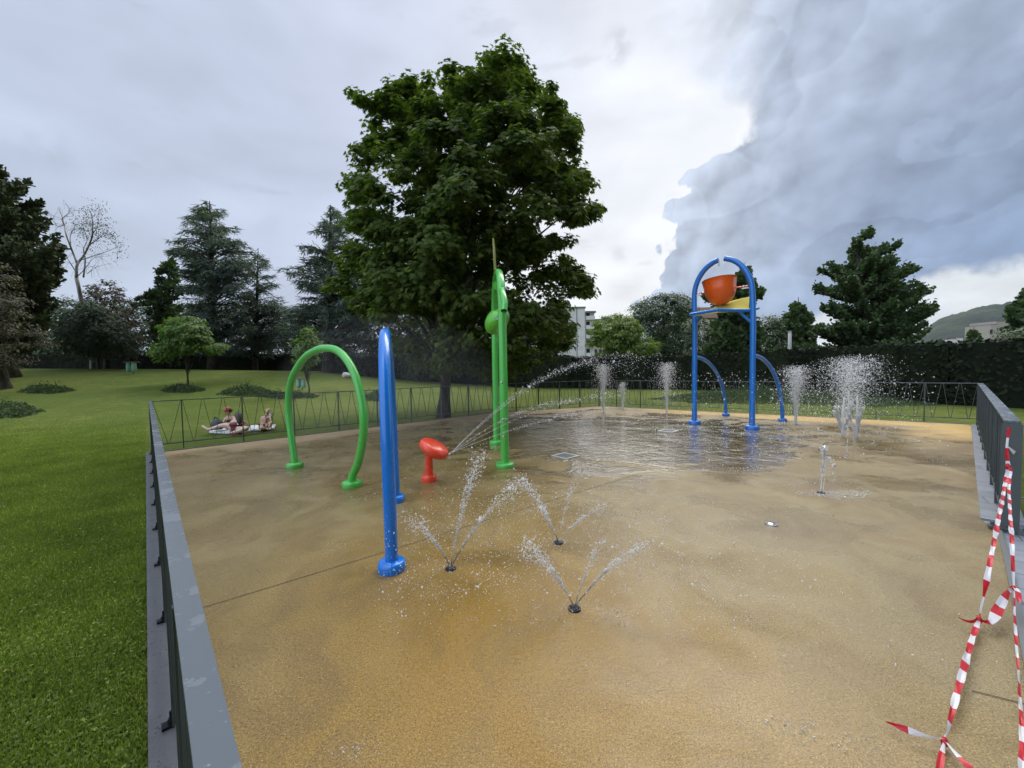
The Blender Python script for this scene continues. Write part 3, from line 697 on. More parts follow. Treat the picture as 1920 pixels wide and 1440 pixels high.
# cedars and the rest of the far left
conifer('cedar_tree', 'tallest blue-grey cedar with layered drooping branches, left of the green hoop in the distance', 'tree', gz(400, 33.5),
        [(393, 377), (410, 383), (430, 402), (438, 420), (445, 430), (443, 445), (470, 460), (480, 490), (470, 560), (480, 640), (440, 668), (340, 660), (330, 600), (340, 520), (330, 495), (300, 475), (285, 470), (310, 455), (330, 440), (328, 430), (350, 430), (342, 410), (355, 395), (375, 383)],
        34, 3.6, L_cedar, nbr=300, lsize=.40, style='cedar', trunk_r=.42, seed=5, dens=85)
conifer('cedar_tree', 'shorter blue-grey cedar right beside the tallest cedar', 'tree', gz(478, 36.5),
        [(484, 465), (497, 472), (503, 490), (520, 515), (526, 530), (512, 545), (540, 560), (560, 600), (550, 640), (520, 668), (440, 672), (440, 600), (445, 560), (450, 500), (475, 480)],
        36, 2.8, L_cedar, nbr=170, lsize=.40, style='cedar', trunk_r=.25, seed=6, dens=75)
conifer('cedar_tree', 'wide blue-grey cedar half hidden behind the left side of the big maple', 'tree', gz(616, 31.5),
        [(620, 385), (595, 395), (590, 415), (597, 425), (565, 428), (580, 440), (555, 460), (560, 475), (542, 480), (560, 490), (525, 507), (548, 525), (540, 545), (560, 560), (515, 570), (510, 600), (555, 640), (600, 680), (690, 680), (740, 610), (720, 450), (660, 400)],
        32, 3.8, L_cedar, nbr=300, lsize=.40, style='cedar', trunk_r=.5, seed=8, dens=85)
conifer('fir_tree', 'black-green fir at the left foot of the tallest cedar', 'tree', gz(320, 38),
        [(315, 482), (325, 485), (340, 505), (345, 520), (350, 690), (300, 690), (285, 640), (270, 600), (245, 570), (262, 545), (285, 545), (290, 525), (288, 505), (305, 500)],
        38, 2.5, L_pine, nbr=150, lsize=.26, style='spruce', trunk_r=.3, seed=9, dens=75, inset=0)
conifer('pine_tree', 'massive dark pine cut off by the left edge of the picture', 'tree', gz(20, 25),
        [(-120, 240), (-30, 270), (0, 300), (30, 325), (50, 330), (60, 345), (55, 362), (78, 352), (62, 372), (92, 380), (85, 400), (105, 425), (125, 440), (118, 455), (130, 480), (125, 505), (140, 512), (120, 530), (90, 545), (125, 562), (105, 600), (60, 640), (-60, 650), (-180, 600)],
        25, 3.4, L_pinel, nbr=400, lsize=.24, style='pine', trunk_r=.45, seed=10, dens=150, width=.42)
broadleaf('copper_beech', 'brownish copper-leaved tree at the far left edge with foliage down to the grass', 'tree', gz(8, 21),
          [(-120, 470), (0, 485), (25, 510), (50, 550), (60, 575), (50, 600), (80, 615), (105, 648), (85, 662), (60, 650), (45, 692), (20, 690), (-30, 680), (-120, 690)],
          20, 2.6, L_copper, nclus=300, nleaf=50, lsize=.13, crad=.5, flat=.4, leaf='quad', trunk_r=.3, seed=11, inset=6)
broadleaf('mixed_tree', 'red-brown and green leafed tree between the birch and the black-green fir', 'tree', gz(200, 34),
          [(150, 560), (165, 530), (200, 522), (225, 532), (240, 555), (262, 590), (275, 620), (268, 650), (240, 672), (180, 676), (140, 655), (130, 600)],
          35, 2.8, L_redbr, nclus=260, nleaf=40, lsize=.22, crad=.7, flat=.4, trunk_r=.25, seed=12, inset=8)
broadleaf('weeping_birch', 'weeping green tree hanging round the pale birch trunk', 'tree', gz(186, 31),
          [(95, 645), (105, 600), (140, 568), (180, 562), (215, 585), (240, 612), (262, 650), (255, 676), (215, 664), (170, 672), (130, 668)],
          31, 2.0, L_birch, nclus=240, nleaf=42, lsize=.20, crad=.55, flat=1.0, leaf='compound', trunk_r=.12, seed=13, inset=8, droop=1.6)
# bare birch
def birch():
    D = 33.0; base = gz(174, D); root = empty('birch_tree', base)
    tag(root, 'nearly bare white birch sticking up beside the massive dark pine', 'tree')
    def q(a, b, dd=0): return pd(a / 6, 280 + b / 6, D + dd)
    t = MB(); R = np.random.default_rng(4)
    stem = [base - (0, 0, .3), pd(173, 660, D), pd(160, 600, D), pd(152, 560, D), q(860, 1440)]
    t.tube(spline(stem, 4), [.21, .20, .19, .19, .18, .18, .17, .17, .16, .16, .15, .15, .14, .14, .13, .13, .12][:len(spline(stem, 4))], 8)
    brs = [([(860, 1440), (870, 1300), (940, 1200), (1000, 1080), (1040, 960), (1035, 760), (1000, 670)], .16),
           ([(870, 1290), (800, 1110), (740, 950), (720, 830), (660, 650)], .11), ([(720, 850), (700, 780), (790, 700), (770, 640)], .05),
           ([(930, 1240), (1080, 1190), (1200, 1150), (1370, 1080)], .06), ([(800, 1110), (790, 980), (840, 860), (790, 825)], .05),
           ([(940, 1440), (960, 1250), (940, 1120), (980, 1020), (930, 880)], .09), ([(1000, 1080), (1100, 1010), (1180, 950), (1300, 980)], .06),
           ([(880, 1420), (780, 1260), (740, 1200)], .07), ([(860, 1440), (960, 1340), (1060, 1220), (1250, 1200)], .05), ([(720, 850), (640, 860), (540, 700)], .05),
           ([(1040, 960), (1100, 860), (1110, 740)], .05), ([(980, 1400), (1100, 1310)], .04), ([(1040, 900), (980, 840), (850, 850)], .04)]
    tips = []
    for pts_, r in brs:
        P = spline([q(a, b, R.normal() * .25) for a, b in pts_], 4); L = len(P)
        t.tube(P, [r * .72 * (1 - .85 * i / (L - 1)) for i in range(L)], 5); 
        for _ in range(9):
            s = P[R.integers(L // 3, L)]; e = s + R.normal(size=3) * (.55, .4, .35) + (0, 0, .1)
            t.tube([s, (s + e) / 2 + (0, 0, .08), e, e + (R.normal() * .15, 0, -.4)], [.015, .010, .008, .006], 4, caps=False)
            if s[0] > q(880, 0)[0] and s[2] > q(0, 1150)[2]: tips += [e, e + (0, 0, -.3), e + R.normal(size=3) * .3]
    t.build('trunk', M_birch, root, True)
    tips = np.array(tips); ci = np.repeat(np.arange(len(tips)), 9); P = tips[ci] + R.normal(size=(len(ci), 3)) * (.3, .25, .35)
    V, Fa = leaf_cloud(P, rand_unit(len(ci), R), rand_unit(len(ci), R) + (0, 0, -1.5), R.uniform(.08, .15, len(ci)), *LEAF['quad'])
    raw_mesh('crown', V, Fa, L_birch, root)
birch()
broadleaf('young_tree', 'light green young tree on the lawn above a small plant bed, left of the hoop', 'tree', at(352, 723),
          [(318, 596), (345, 588), (372, 592), (388, 602), (385, 625), (400, 640), (425, 640), (430, 650), (412, 660), (398, 674), (375, 655), (345, 665), (318, 665), (300, 680), (283, 657), (292, 643), (308, 630), (300, 605)],
          float(at(352, 723)[1]), 1.5, L_young, nclus=150, nleaf=55, lsize=.16, crad=.42, flat=.35, leaf='compound', trunk_r=.06, seed=14, inset=6, limbs=30)
broadleaf('young_tree', 'small pyramidal young tree just above the left shoulder of the green hoop', 'tree', at(579, 737),
          [(577, 603), (586, 622), (600, 634), (606, 648), (594, 668), (588, 690), (565, 696), (550, 690), (547, 668), (544, 645), (560, 630), (570, 614)],
          float(at(579, 737)[1]), .9, L_young, nclus=90, nleaf=45, lsize=.14, crad=.3, flat=.5, trunk_r=.05, seed=15, inset=4, limbs=20)
# dark screen of trees behind the hedge
def back(px0, px1, top, D, m, seed, label, bot=700, cat='tree', kind='b', cr=.9, ls=.30, base=None):
    R = np.random.default_rng(seed); n = 9
    tp = [(px0 + (px1 - px0) * i / n, top + R.uniform(-7, 9) + 26 * (abs(i / n - .5) * 2) ** 2.5) for i in range(n + 1)]
    poly = tp + [(px1, bot), (px0, bot)]
    broadleaf('background_tree', label, cat, gz(base or (px0 + px1) / 2, D), poly, D, 2.5, m, nclus=int(min(420, 1.1 * (px1 - px0) * (bot - top) / 60)), nleaf=34, lsize=ls, crad=cr,
              flat=.6, trunk_r=.25, seed=seed, inset=5, limbs=14, group='dark trees screening the park behind the hedge')
back(-160, 60, 545, 44, L_dark, 21, 'dark background tree behind the copper-leaved tree')
back(60, 190, 552, 43, L_dark, 22, 'dark background tree behind the pale birch trunk')
back(185, 300, 560, 46, L_dark, 23, 'dark background tree behind the green litter bags')
back(290, 420, 560, 47, L_dark, 24, 'dark background tree behind the trunk of the tallest cedar')
back(410, 540, 560, 45, L_dark, 25, 'dark background tree behind the shorter cedar')
back(530, 660, 570, 44, L_dark, 26, 'dark background tree seen through the green hoop')
back(650, 780, 560, 36, L_dark, 27, 'dark background tree directly behind the top of the blue arch', 704)
back(760, 900, 560, 33, L_dark, 28, 'dark background tree behind the maple trunk', 706)
back(880, 990, 570, 33, L_mid, 29, 'dark background tree behind the green tipping arch', 700)
back(970, 1075, 590, 34, L_mid, 30, 'bushy green tree above the hedge, directly left of the white apartment block', 690)
broadleaf('blue_green_bush', 'blue-green bushy small tree in front of the hedge, right of the green tipping arch', 'tree', at(1017, 723),
          [(990, 690), (988, 665), (1000, 645), (1015, 636), (1035, 645), (1045, 668), (1042, 690), (1018, 698)], float(at(1017, 723)[1]) - .1, 1.0, L_blue, nclus=80, nleaf=45, lsize=.13, crad=.4, trunk_r=.05, seed=31, inset=4, limbs=12)
# right hand side
broadleaf('acacia_tree', 'bright yellow-green feathery tree in front of the pale apartment buildings', 'tree', gz(1158, 36),
          [(1104, 645), (1112, 612), (1126, 596), (1160, 588), (1188, 598), (1198, 616), (1222, 630), (1236, 652), (1222, 666), (1195, 690), (1150, 692), (1112, 668)],
          36, 2.4, L_light, nclus=300, nleaf=60, lsize=.20, crad=.62, flat=.4, leaf='compound', trunk_r=.12, seed=32, inset=1, limbs=40)
broadleaf('round_tree', 'large dark round-crowned tree left of the bucket tower', 'tree', gz(1250, 44),
          [(1172, 590), (1185, 570), (1215, 556), (1240, 548), (1275, 547), (1296, 560), (1306, 580), (1312, 640), (1312, 695), (1230, 698), (1215, 640), (1190, 605)],
          44, 3.6, L_dark, nclus=520, nleaf=48, lsize=.26, crad=.8, flat=.6, trunk_r=.3, seed=33, inset=6)
conifer('pine_tree', 'dark pine standing directly behind the orange bucket', 'tree', gz(1392, 27),
        [(1394, 502), (1408, 512), (1416, 535), (1437, 552), (1422, 565), (1412, 590), (1440, 640), (1466, 672), (1440, 702), (1320, 702), (1318, 640), (1332, 600), (1345, 580), (1312, 560), (1335, 556), (1365, 562), (1378, 522)],
        28, 2.8, L_pine, nbr=240, lsize=.30, style='pine', trunk_r=.3, seed=34, dens=85, width=.5)
broadleaf('background_tree', 'leafy tree between the dark pine behind the bucket and the large spreading pine', 'tree', gz(1450, 36),
          [(1425, 620), (1430, 595), (1452, 588), (1468, 600), (1480, 640), (1480, 700), (1420, 700)], 36, 2.0, L_dark, nclus=210, nleaf=40, lsize=.24, crad=.7, trunk_r=.2, seed=35, inset=4)
broadleaf('background_tree', 'dark leafy tree between the two posts of the bucket tower, hiding the house wall', 'tree', gz(1318, 34), [(1285, 600), (1305, 594), (1330, 600), (1350, 598), (1372, 606), (1372, 700), (1285, 700)], 34, 1.6, L_mid, nclus=190, nleaf=40, lsize=.22, crad=.6, trunk_r=.2, seed=45, inset=2)
conifer('fir_tree', 'pointed fir behind the concrete pole right of the bucket tower', 'tree', gz(1497, 40),
        [(1497, 557), (1508, 575), (1520, 590), (1528, 620), (1532, 700), (1455, 700), (1452, 640), (1462, 600), (1478, 578), (1488, 570)],
        40, 2.6, L_pine, nbr=170, lsize=.40, style='spruce', trunk_r=.25, seed=36, dens=50)
conifer('pine_tree', 'large spreading dark pine with tiered branches, tallest tree on the right', 'tree', gz(1625, 22.5),
        [(1607, 442), (1618, 452), (1630, 446), (1636, 458), (1652, 452), (1660, 465), (1650, 472), (1688, 468), (1672, 494), (1700, 506), (1680, 514), (1719, 514), (1695, 532), (1750, 535), (1752, 553), (1727, 570), (1752, 576), (1765, 582), (1740, 607), (1700, 612), (1782, 637), (1770, 670), (1720, 722), (1540, 722), (1500, 690), (1490, 660), (1515, 640), (1530, 615), (1550, 572), (1527, 545), (1514, 527), (1548, 520), (1540, 508), (1568, 503), (1562, 494), (1585, 490), (1575, 476), (1602, 470), (1592, 460)],
        22.5, 3.6, L_pine, nbr=250, lsize=.17, style='pine', trunk_r=.33, seed=37, dens=250, width=.30, tier=1.15, inset=0)
broadleaf('background_tree', 'dark bushy trees mass between the large spreading pine and the right picture edge', 'tree', gz(1830, 18),
          [(1740, 690), (1760, 660), (1790, 648), (1830, 642), (1870, 625), (1900, 612), (2050, 600), (2050, 700), (1900, 712), (1760, 712)], 18, 1.6, L_mid, nclus=330, nleaf=45, lsize=.13, crad=.5, trunk_r=.15, seed=38, inset=5)
conifer('pine_tree', 'dark conifer at the right picture edge in front of the hillside building', 'tree', gz(1925, 19.5),
        [(1925, 540), (1960, 560), (2060, 640), (2060, 690), (1880, 690), (1872, 660), (1882, 640), (1868, 632), (1895, 610), (1880, 585), (1905, 570)],
        19.5, 1.6, L_pine, nbr=150, lsize=.24, style='pine', trunk_r=.2, seed=39, dens=70, width=.4)
conifer('fir_tree', 'small hazy fir standing in front of the wooded hill', 'tree', gz(1826, 60),
        [(1826, 612), (1836, 632), (1848, 660), (1805, 660), (1815, 634)], 60, 1.8, L_dark, nbr=70, lsize=.5, style='spruce', trunk_r=.2, seed=40, dens=40)

# hedge
def hedge(name, label, pts, h, th, seed):
    R = np.random.default_rng(seed); root = empty(name, (pts[0][0], pts[0][1], float(hgt(*pts[0])))); tag(root, label, 'hedge', 'clipped hedge round the park')
    core = MB(); P = []; Nn = []
    for (a, b) in zip(pts[:-1], pts[1:]):
        a = np.array(a, float); b = np.array(b, float); ln = np.linalg.norm(b - a); d = (b - a) / ln; n = np.array([d[1], -d[0]])
        n = n if n @ (-(a + b) / 2) > 0 else -n
        k = max(2, int(ln / 1.5)); q = [a + (b - a) * i / k for i in range(k + 1)]
        for u, v in zip(q[:-1], q[1:]):
            zu, zv = float(hgt(*u)) - .3, float(hgt(*v)) - .3; f = n * th / 2 * .92; hh = h * .97 + .3
            V = [(*(u + f), zu), (*(v + f), zv), (*(v - f), zv), (*(u - f), zu), (*(u + f), zu + hh), (*(v + f), zv + hh), (*(v - f), zv + hh), (*(u - f), zu + hh)]
            core.add(V, [(0, 1, 5, 4), (4, 5, 6, 7), (2, 3, 7, 6), (3, 0, 4, 7), (1, 2, 6, 5)])
        m = int((ln + .9) * h * 75); s = R.uniform(-.45, ln + .45, m); z = R.uniform(0, h, m)
        p = a + np.outer(s, d) + n * th / 2 + np.outer(R.normal(size=m) * .05, n)
        P.append(np.c_[p, z + hgt(p[:, 0], p[:, 1])]); Nn.append(np.tile([n[0], n[1], .3], (m, 1)) + R.normal(size=(m, 3)) * .5)
        m = int(ln * th * 60); s = R.uniform(0, ln, m); w = R.uniform(-th / 2, th / 2, m)
        p = a + np.outer(s, d) + np.outer(w, n)
        P.append(np.c_[p, h + R.normal(size=m) * .03 + hgt(p[:, 0], p[:, 1])]); Nn.append(np.tile([0, 0, 1.0], (m, 1)) + R.normal(size=(m, 3)) * .5)
    P = np.vstack(P); Nn = np.vstack(Nn)
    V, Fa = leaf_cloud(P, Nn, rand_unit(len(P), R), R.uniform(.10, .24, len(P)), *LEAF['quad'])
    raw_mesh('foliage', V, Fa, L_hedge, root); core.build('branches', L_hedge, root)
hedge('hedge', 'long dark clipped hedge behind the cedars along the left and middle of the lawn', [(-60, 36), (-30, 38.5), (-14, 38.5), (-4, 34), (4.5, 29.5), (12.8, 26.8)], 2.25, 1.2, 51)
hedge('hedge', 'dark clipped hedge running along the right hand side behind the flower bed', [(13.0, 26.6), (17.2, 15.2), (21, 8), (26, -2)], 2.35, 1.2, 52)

# grass blades near the camera, outside the left fence
def grass():
    R = np.random.default_rng(60); n = 260000
    D = R.uniform(.0, 1, n) ** 1.9 * 15 + .9; px = R.uniform(-60, 290, n)
    # random ground points in a wedge left of the kerb
    x = (px - 960) / F * D; y = D * 1.0
    s = np.array([x, y]).T; o = (s - PL) @ nL
    k = (o > .125 - .035 * R.random(len(o)) ** 3) & ((y < 8) | (R.random(n) < np.clip((15 - y) / 7, .05, 1))); x, y = x[k], y[k]
    m = len(x); P = np.c_[x, y, hgt(x, y) - .03]; d = np.hypot(x, y)
    T = np.c_[R.normal(size=m) * .55, R.normal(size=m) * .55, np.ones(m)]
    Nn = np.c_[R.normal(size=m), R.normal(size=m), np.full(m, .3)]
    S = R.uniform(.022, .048, m) * (1 + .0 * d)
    V, Fa = leaf_cloud(P, Nn, T, S, [(-.07, 0, 0), (.07, 0, 0), (.05, .7, .12), (-.02, 1, .3)], [(0, 1, 2, 3)])
    n2 = 26000; k2 = R.choice(m, n2); P2 = P[k2] + np.c_[R.normal(size=n2) * .02, R.normal(size=n2) * .02, R.uniform(.012, .035, n2)]
    V2, F2 = leaf_cloud(P2, np.tile([0, 0, 1.0], (n2, 1)) + R.normal(size=(n2, 3)) * .5, rand_unit(n2, R), R.uniform(.012, .026, n2), [(-.4, 0, 0), (0, -.4, 0), (.4, 0, 0), (0, .5, 0)], [(0, 1, 2, 3)])
    V = np.vstack([V, V2]); Fa = np.vstack([Fa, F2 + len(V) - len(V2)])
    mg = leafmat('grass_blades', (.108, .152, .032), (.215, .265, .064), (.35, .37, .13), .45, .55, .15, 1.4)
    tag(raw_mesh('grass', V, Fa, mg), 'short clover-mixed grass growing along the outside of the left kerb', 'grass', kind='stuff')
grass()
def bed(poly_px, label, h=.35, n=900, seed=1, cat='plant bed', flowers=False, ls=.10):
    R = np.random.default_rng(seed); poly = np.array([at(*p)[:2] for p in poly_px]); lo, hi = poly.min(0), poly.max(0)
    P = R.uniform(lo, hi, (n * 5, 2)); P = P[inpoly(P, poly)][:n]; d = pdist(P, poly); e = np.clip(d / (d.max() * .6), .15, 1)
    tall = (1 + (R.random(len(P)) > .97) * 1.1); z = hgt(P[:, 0], P[:, 1]); hh = h * e * R.uniform(.35, 1, len(P)) * tall
    B = np.c_[P, z - .04]; m = len(P)
    V, Fa = leaf_cloud(B, rand_unit(m, R), np.c_[R.normal(size=m) * .35, R.normal(size=m) * .35, np.ones(m)], hh, [(-.05, 0, 0), (.05, 0, 0), (.04, .7, .05), (0, 1, .1)], [(0, 1, 2, 3)])
    k = 5; ci = np.repeat(np.arange(m), k); fr = R.uniform(.3, 1, len(ci)); Q = B[ci] + np.c_[R.normal(size=(len(ci), 2)) * .06, hh[ci] * fr]
    V2, F2 = leaf_cloud(Q, rand_unit(len(ci), R) + (0, 0, .6), rand_unit(len(ci), R), R.uniform(.5, 1.2, len(ci)) * ls, *LEAF['quad'])
    Vs = [V, V2]; Fs = [Fa, F2 + len(V)]; o = raw_mesh('planting_bed', np.vstack(Vs), np.vstack(Fs), L_bed); tag(o, label, cat, kind='stuff')
bed([(35, 733), (60, 727), (95, 725), (130, 728), (140, 733), (100, 738), (60, 738)], 'flat dark oval planting bed far left on the lawn, below the copper-leaved tree', .32, 700, 71)
bed([(-30, 768), (10, 757), (40, 756), (70, 765), (75, 772), (40, 783), (-30, 785)], 'dark planting bed cut off by the left picture edge', .3, 700, 72)
bed([(305, 731), (320, 725), (355, 723), (382, 728), (380, 734), (345, 737), (312, 735)], 'small planting bed at the foot of the light green young tree', .3, 600, 73)
bed([(408, 740), (425, 731), (460, 728), (500, 731), (520, 736), (500, 742), (440, 742)], 'planting bed on the lawn above the sunbathers', .4, 800, 74)
bed([(465, 742), (500, 738), (560, 737), (596, 741), (590, 746), (530, 748)], 'long low planting bed behind the fence beside the pyramidal young tree', .25, 600, 75)
bed([(682, 746), (690, 738), (715, 738), (728, 745), (720, 752), (690, 752)], 'small planting bed behind the fence seen beside the blue arch', .3, 400, 76)
bed([(1215, 748), (1300, 737), (1400, 735), (1520, 738), (1640, 743), (1740, 752), (1765, 759), (1640, 762), (1450, 757), (1300, 755)],
    'long bed of wild flowers and tall grasses beyond the fence on the right', .55, 6500, 77, 'plant bed', True, .06)

# hill and town on the right
def hill():
    R = np.random.default_rng(80); D = 1500.0
    prof = [(1500, 655), (1600, 648), (1690, 640), (1730, 618), (1760, 600), (1800, 585), (1850, 573), (1890, 568), (1960, 566), (2100, 580), (2400, 620), (2700, 655)]
    nx, ny = 150, 44; V = []
    for j in range(ny):
        v = j / (ny - 1) * 2 - 1
        for i in range(nx):
            px = 1500 + 1200 * i / (nx - 1); top = np.interp(px, [p[0] for p in prof], [p[1] for p in prof])
            P = pd(px, top, D); z = max(P[2], 0) * (1 - abs(v) ** 1.7)
            z += (math.sin(px * .09 + v * 9) * 3 + math.sin(px * .31 + v * 21) * 1.6 + R.normal() * 2.2) * (1 - abs(v)) * min(1, z / 20)
            V.append((P[0] * (1 + v * .25), D + v * 420, z - 2))
    Fa = [(j * nx + i, j * nx + i + 1, (j + 1) * nx + i + 1, (j + 1) * nx + i) for j in range(ny - 1) for i in range(nx - 1)]
    def fn(g_, b, nt):
        p = geo_pos(nt); n = g_.noise(p, .035, 6, .7); n2 = g_.noise(p, .006, 3, .5)
        c = g_.mix(g_.smooth(n, .38, .62), (.008, .016, .007), (.026, .044, .016)); c = g_.mix(g_.math('MULTIPLY', g_.smooth(n2, .5, .62), .5), c, (.075, .095, .03))
        g_.L.new(c, b.inputs['Base Color']); bump(g_, b, n, 1, 14)
    tag(raw_mesh('wooded_hill', np.array(V), Fa, mat('hill_forest', (.04, .06, .03), .9, 0, .1, fn), smooth=True), kind='structure')
hill()
M_white = mat('white_render', (.62, .61, .57), .8, 0, .2, lambda g_, b, nt: g_.L.new(g_.mix(g_.smooth(g_.noise(g_.mapping(geo_pos(nt), (1, 1, .2)), .5, 5, .6), .35, .7), (.62, .61, .58), (.72, .71, .68)), b.inputs['Base Color']))
M_cream = mat('cream_render', (.52, .50, .42), .8, 0, .2)
M_beige = mat('beige_render', (.42, .37, .31), .8, 0, .2)
M_glass = mat('window_dark', (.03, .035, .045), .08, 0, .6)
M_shut = mat('shutter_white', (.68, .68, .66), .6)
M_roof = mat('brown_roof', (.085, .045, .035), .8, 0, .2, lambda g_, b, nt: g_.L.new(g_.mix(g_.noise(geo_pos(nt), 1.2, 5, .7), (.05, .028, .022), (.11, .058, .045)), b.inputs['Base Color']))
M_grey = mat('roof_grey', (.16, .16, .16), .7)
def apartment():
    D = 118.0; base = pd(1090, 700, D); base[2] = 0
    root = empty('apartment_building', base); tag(root, 'white seven-storey apartment block with balconies seen right of the big maple', 'building')
    xl = pd(1046, 600, D)[0]; xc = pd(1081.5, 600, D)[0]; xb = pd(1097, 600, D)[0]; xr = pd(1116, 600, D)[0]
    T = pd(1085, 578, D)[2]; T2 = pd(1105, 586, D)[2]
    m = MB(); m.box((xl, D, 0), (xb, D + 12, T)); m.box((xb + .01, D + 1.3, 0), (xr, D + 12, T2)); m.build('wall', M_white, root)
    m = MB(); m.box((xl - .2, D - .2, T), (xb + .2, D + 12, T + .45)); m.box((xb + .25, D + .2, T2), (xr + .3, D + 12, T2 + .5)); m.build('roof', M_grey, root)
    m = MB(); m.box((xc - .12, D - .08, 0), (xc + .12, D - .003, T)); m.build('downpipe', M_grey, root)
    for k in range(7):
        z = T - 2.2 - k * 2.75
        if z < 1: continue
        for cx in (1085.5, 1092.5):
            x = pd(cx, 600, D)[0]; w = MB(); w.box((x - .50, D - .05, z - .75), (x + .50, D - .01, z + .75)); f = w.build('window', M_shut, root)
            w = MB(); w.box((x - .40, D - .08, z - .65), (x + .40, D - .055, z + (.05 if (k + int(cx)) % 3 else .6))); w.build('pane', M_glass, f)
        xa, xz = xb + .3, xr - .1; zb = z - 1.25
        w = MB(); w.box((xa, D - .2, zb), (xz, D + 1.25, zb + .16)); w.box((xa, D - .2, zb + .165), (xz, D - .1, zb + 1.1)); w.build('balcony', M_shut, root)
        w = MB(); w.box((xa + .3, D + 1.2, zb + .2), (xa + 1.3, D + 1.28, zb + 2.3)); w.build('window', M_glass, root)
    b2 = empty('apartment_building', (pd(1140, 700, 135)[0], 135, 0)); tag(b2, 'cream apartment block behind the bright yellow-green tree', 'building')
    D = 135.; xl = pd(1112, 600, D)[0]; xr = pd(1205, 600, D)[0]; T = pd(1150, 602, D)[2]
    m = MB(); m.box((xl, D, 0), (xr, D + 14, T)); m.build('wall', M_cream, b2)
    m = MB(); m.box((xl - .8, D - .8, T), (xr + .8, D + 14, T + .7)); rf = m.build('roof', M_grey, b2)
    for cx in (1117, 1140, 1158):
        x = pd(cx, 600, D)[0]; m = MB(); m.box((x - .4, D + 3, T + .7), (x + .4, D + 4, T + 2.4)); m.build('chimney', M_cream, rf)
    a = MB(); x = pd(1123, 600, D)[0]; a.tube([(x, D + 5, T + .7), (x, D + 5, T + 5)], .05, 4)
    for zz in (3.2, 3.8, 4.4): a.bar((x - .6, D + 5, T + zz), (x + .6, D + 5, T + zz), .03, .03, (0, 0, 1))
    a.build('antenna', M_grey, rf)
    for cx in range(1117, 1200, 8):
        x = pd(cx, 600, D)[0]
        for k in range(6):
            z = T - 2 - 2.75 * k
            if z > 1: w = MB(); w.box((x - .45, D - .05, z - .7), (x + .45, D - .01, z + .7)); w.build('window', M_glass, b2)
apartment()
def house():
    D = 88.; xl = pd(1262, 590, D)[0]; xr = pd(1425, 590, D)[0]; zt = pd(1330, 596, D)[2]; zr = pd(1330, 569, D)[2]
    root = empty('house', ((xl + xr) / 2, D, 0)); tag(root, 'house with a long brown hipped roof behind the bucket tower', 'building')
    m = MB(); m.box((xl + .6, D + .6, 0), (xr - .6, D + 11, zt)); m.build('wall', M_white, root)
    m = MB(); i = 5.5; V = [(xl, D, zt), (xr, D, zt), (xr, D + 11.6, zt), (xl, D + 11.6, zt), (xl + i, D + 5.8, zr), (xr - i, D + 5.8, zr), (xl, D, zt - .25), (xr, D, zt - .25), (xr, D + 11.6, zt - .25), (xl, D + 11.6, zt - .25)]
    m.add(V, [(0, 1, 5, 4), (1, 2, 5), (2, 3, 4, 5), (3, 0, 4), (6, 9, 8, 7), (0, 6, 7, 1), (1, 7, 8, 2), (2, 8, 9, 3), (3, 9, 6, 0)]); rf = m.build('roof', M_roof, root)
    x = pd(1318, 590, D)[0]; m = MB(); m.box((x - .6, D + 2.2, zt + 1.2), (x + .6, D + 3.2, zr - .2)); m.build('skylight', M_grey, rf)
    for k in range(7):
        x = xl + 1.8 + k * 2.7
        if x < xr - 1: w = MB(); w.box((x - .5, D + .54, zt - 1.9), (x + .5, D + .59, zt - .5)); w.build('window', M_glass, root)
house()
def hillhouse():
    D = 210.; xl = pd(1857, 640, D)[0]; xr = pd(1915, 640, D)[0]; zt = pd(1860, 609, D)[2]; zt2 = pd(1880, 602, D)[2]
    root = empty('hillside_building', ((xl + xr) / 2, D, 0)); tag(root, 'beige flat-roofed building on the slope at the right edge', 'building')
    m = MB(); m.box((xl, D, 0), (xl + 3.6, D + 12, zt)); m.box((xl + 3.62, D + .8, 0), (xr, D + 13, zt2)); m.build('wall', M_beige, root)
    m = MB(); m.box((xl + 3.5, D + .6, zt2), (xr + .2, D + 13, zt2 + .35)); m.box((xl - .1, D - .1, zt), (xl + 3.45, D + 12, zt + .3)); m.build('roof', M_grey, root)
    for (cx, cy) in ((1858.5, 622), (1872, 618), (1880, 618), (1889, 616), (1872, 630)):
        p = pd(cx, cy, D); w = MB(); w.box((p[0] - .7, D - .06 if cx < 1865 else D + .7, p[2] - 1.2), (p[0] + .7, D - .01 if cx < 1865 else D + .77, p[2] + 1.2)); w.build('window', M_glass, root)
    for i, (cx, cy, w_, h_, Dd, lab) in enumerate([(1790, 636, 5, 4, 620, 'tiny white house at the foot of the wooded hill, left one'), (1800, 634, 6, 5, 640, 'tiny pale house at the foot of the wooded hill, middle one'), (1852, 634, 3, 5, 400, 'small white house just left of the beige building on the slope')]):
        p = pd(cx, cy, Dd); s = Dd / F; r = empty('house', (p[0], Dd, 0)); tag(r, lab, 'building')
        m = MB(); m.box((p[0] - w_ * s, Dd, 0), (p[0] + w_ * s, Dd + 10, p[2])); m.build('wall', M_shut, r)
        m = MB(); z = p[2]; a, b = p[0] - w_ * s * 1.1, p[0] + w_ * s * 1.1
        m.add([(a, Dd - .4, z), (b, Dd - .4, z), (b, Dd + 10.4, z), (a, Dd + 10.4, z), (a, Dd + 5, z + 2.4), (b, Dd + 5, z + 2.4)], [(0, 1, 5, 4), (2, 3, 4, 5), (1, 2, 5), (3, 0, 4), (3, 2, 1, 0)]); m.build('roof', M_roof, r)
hillhouse()
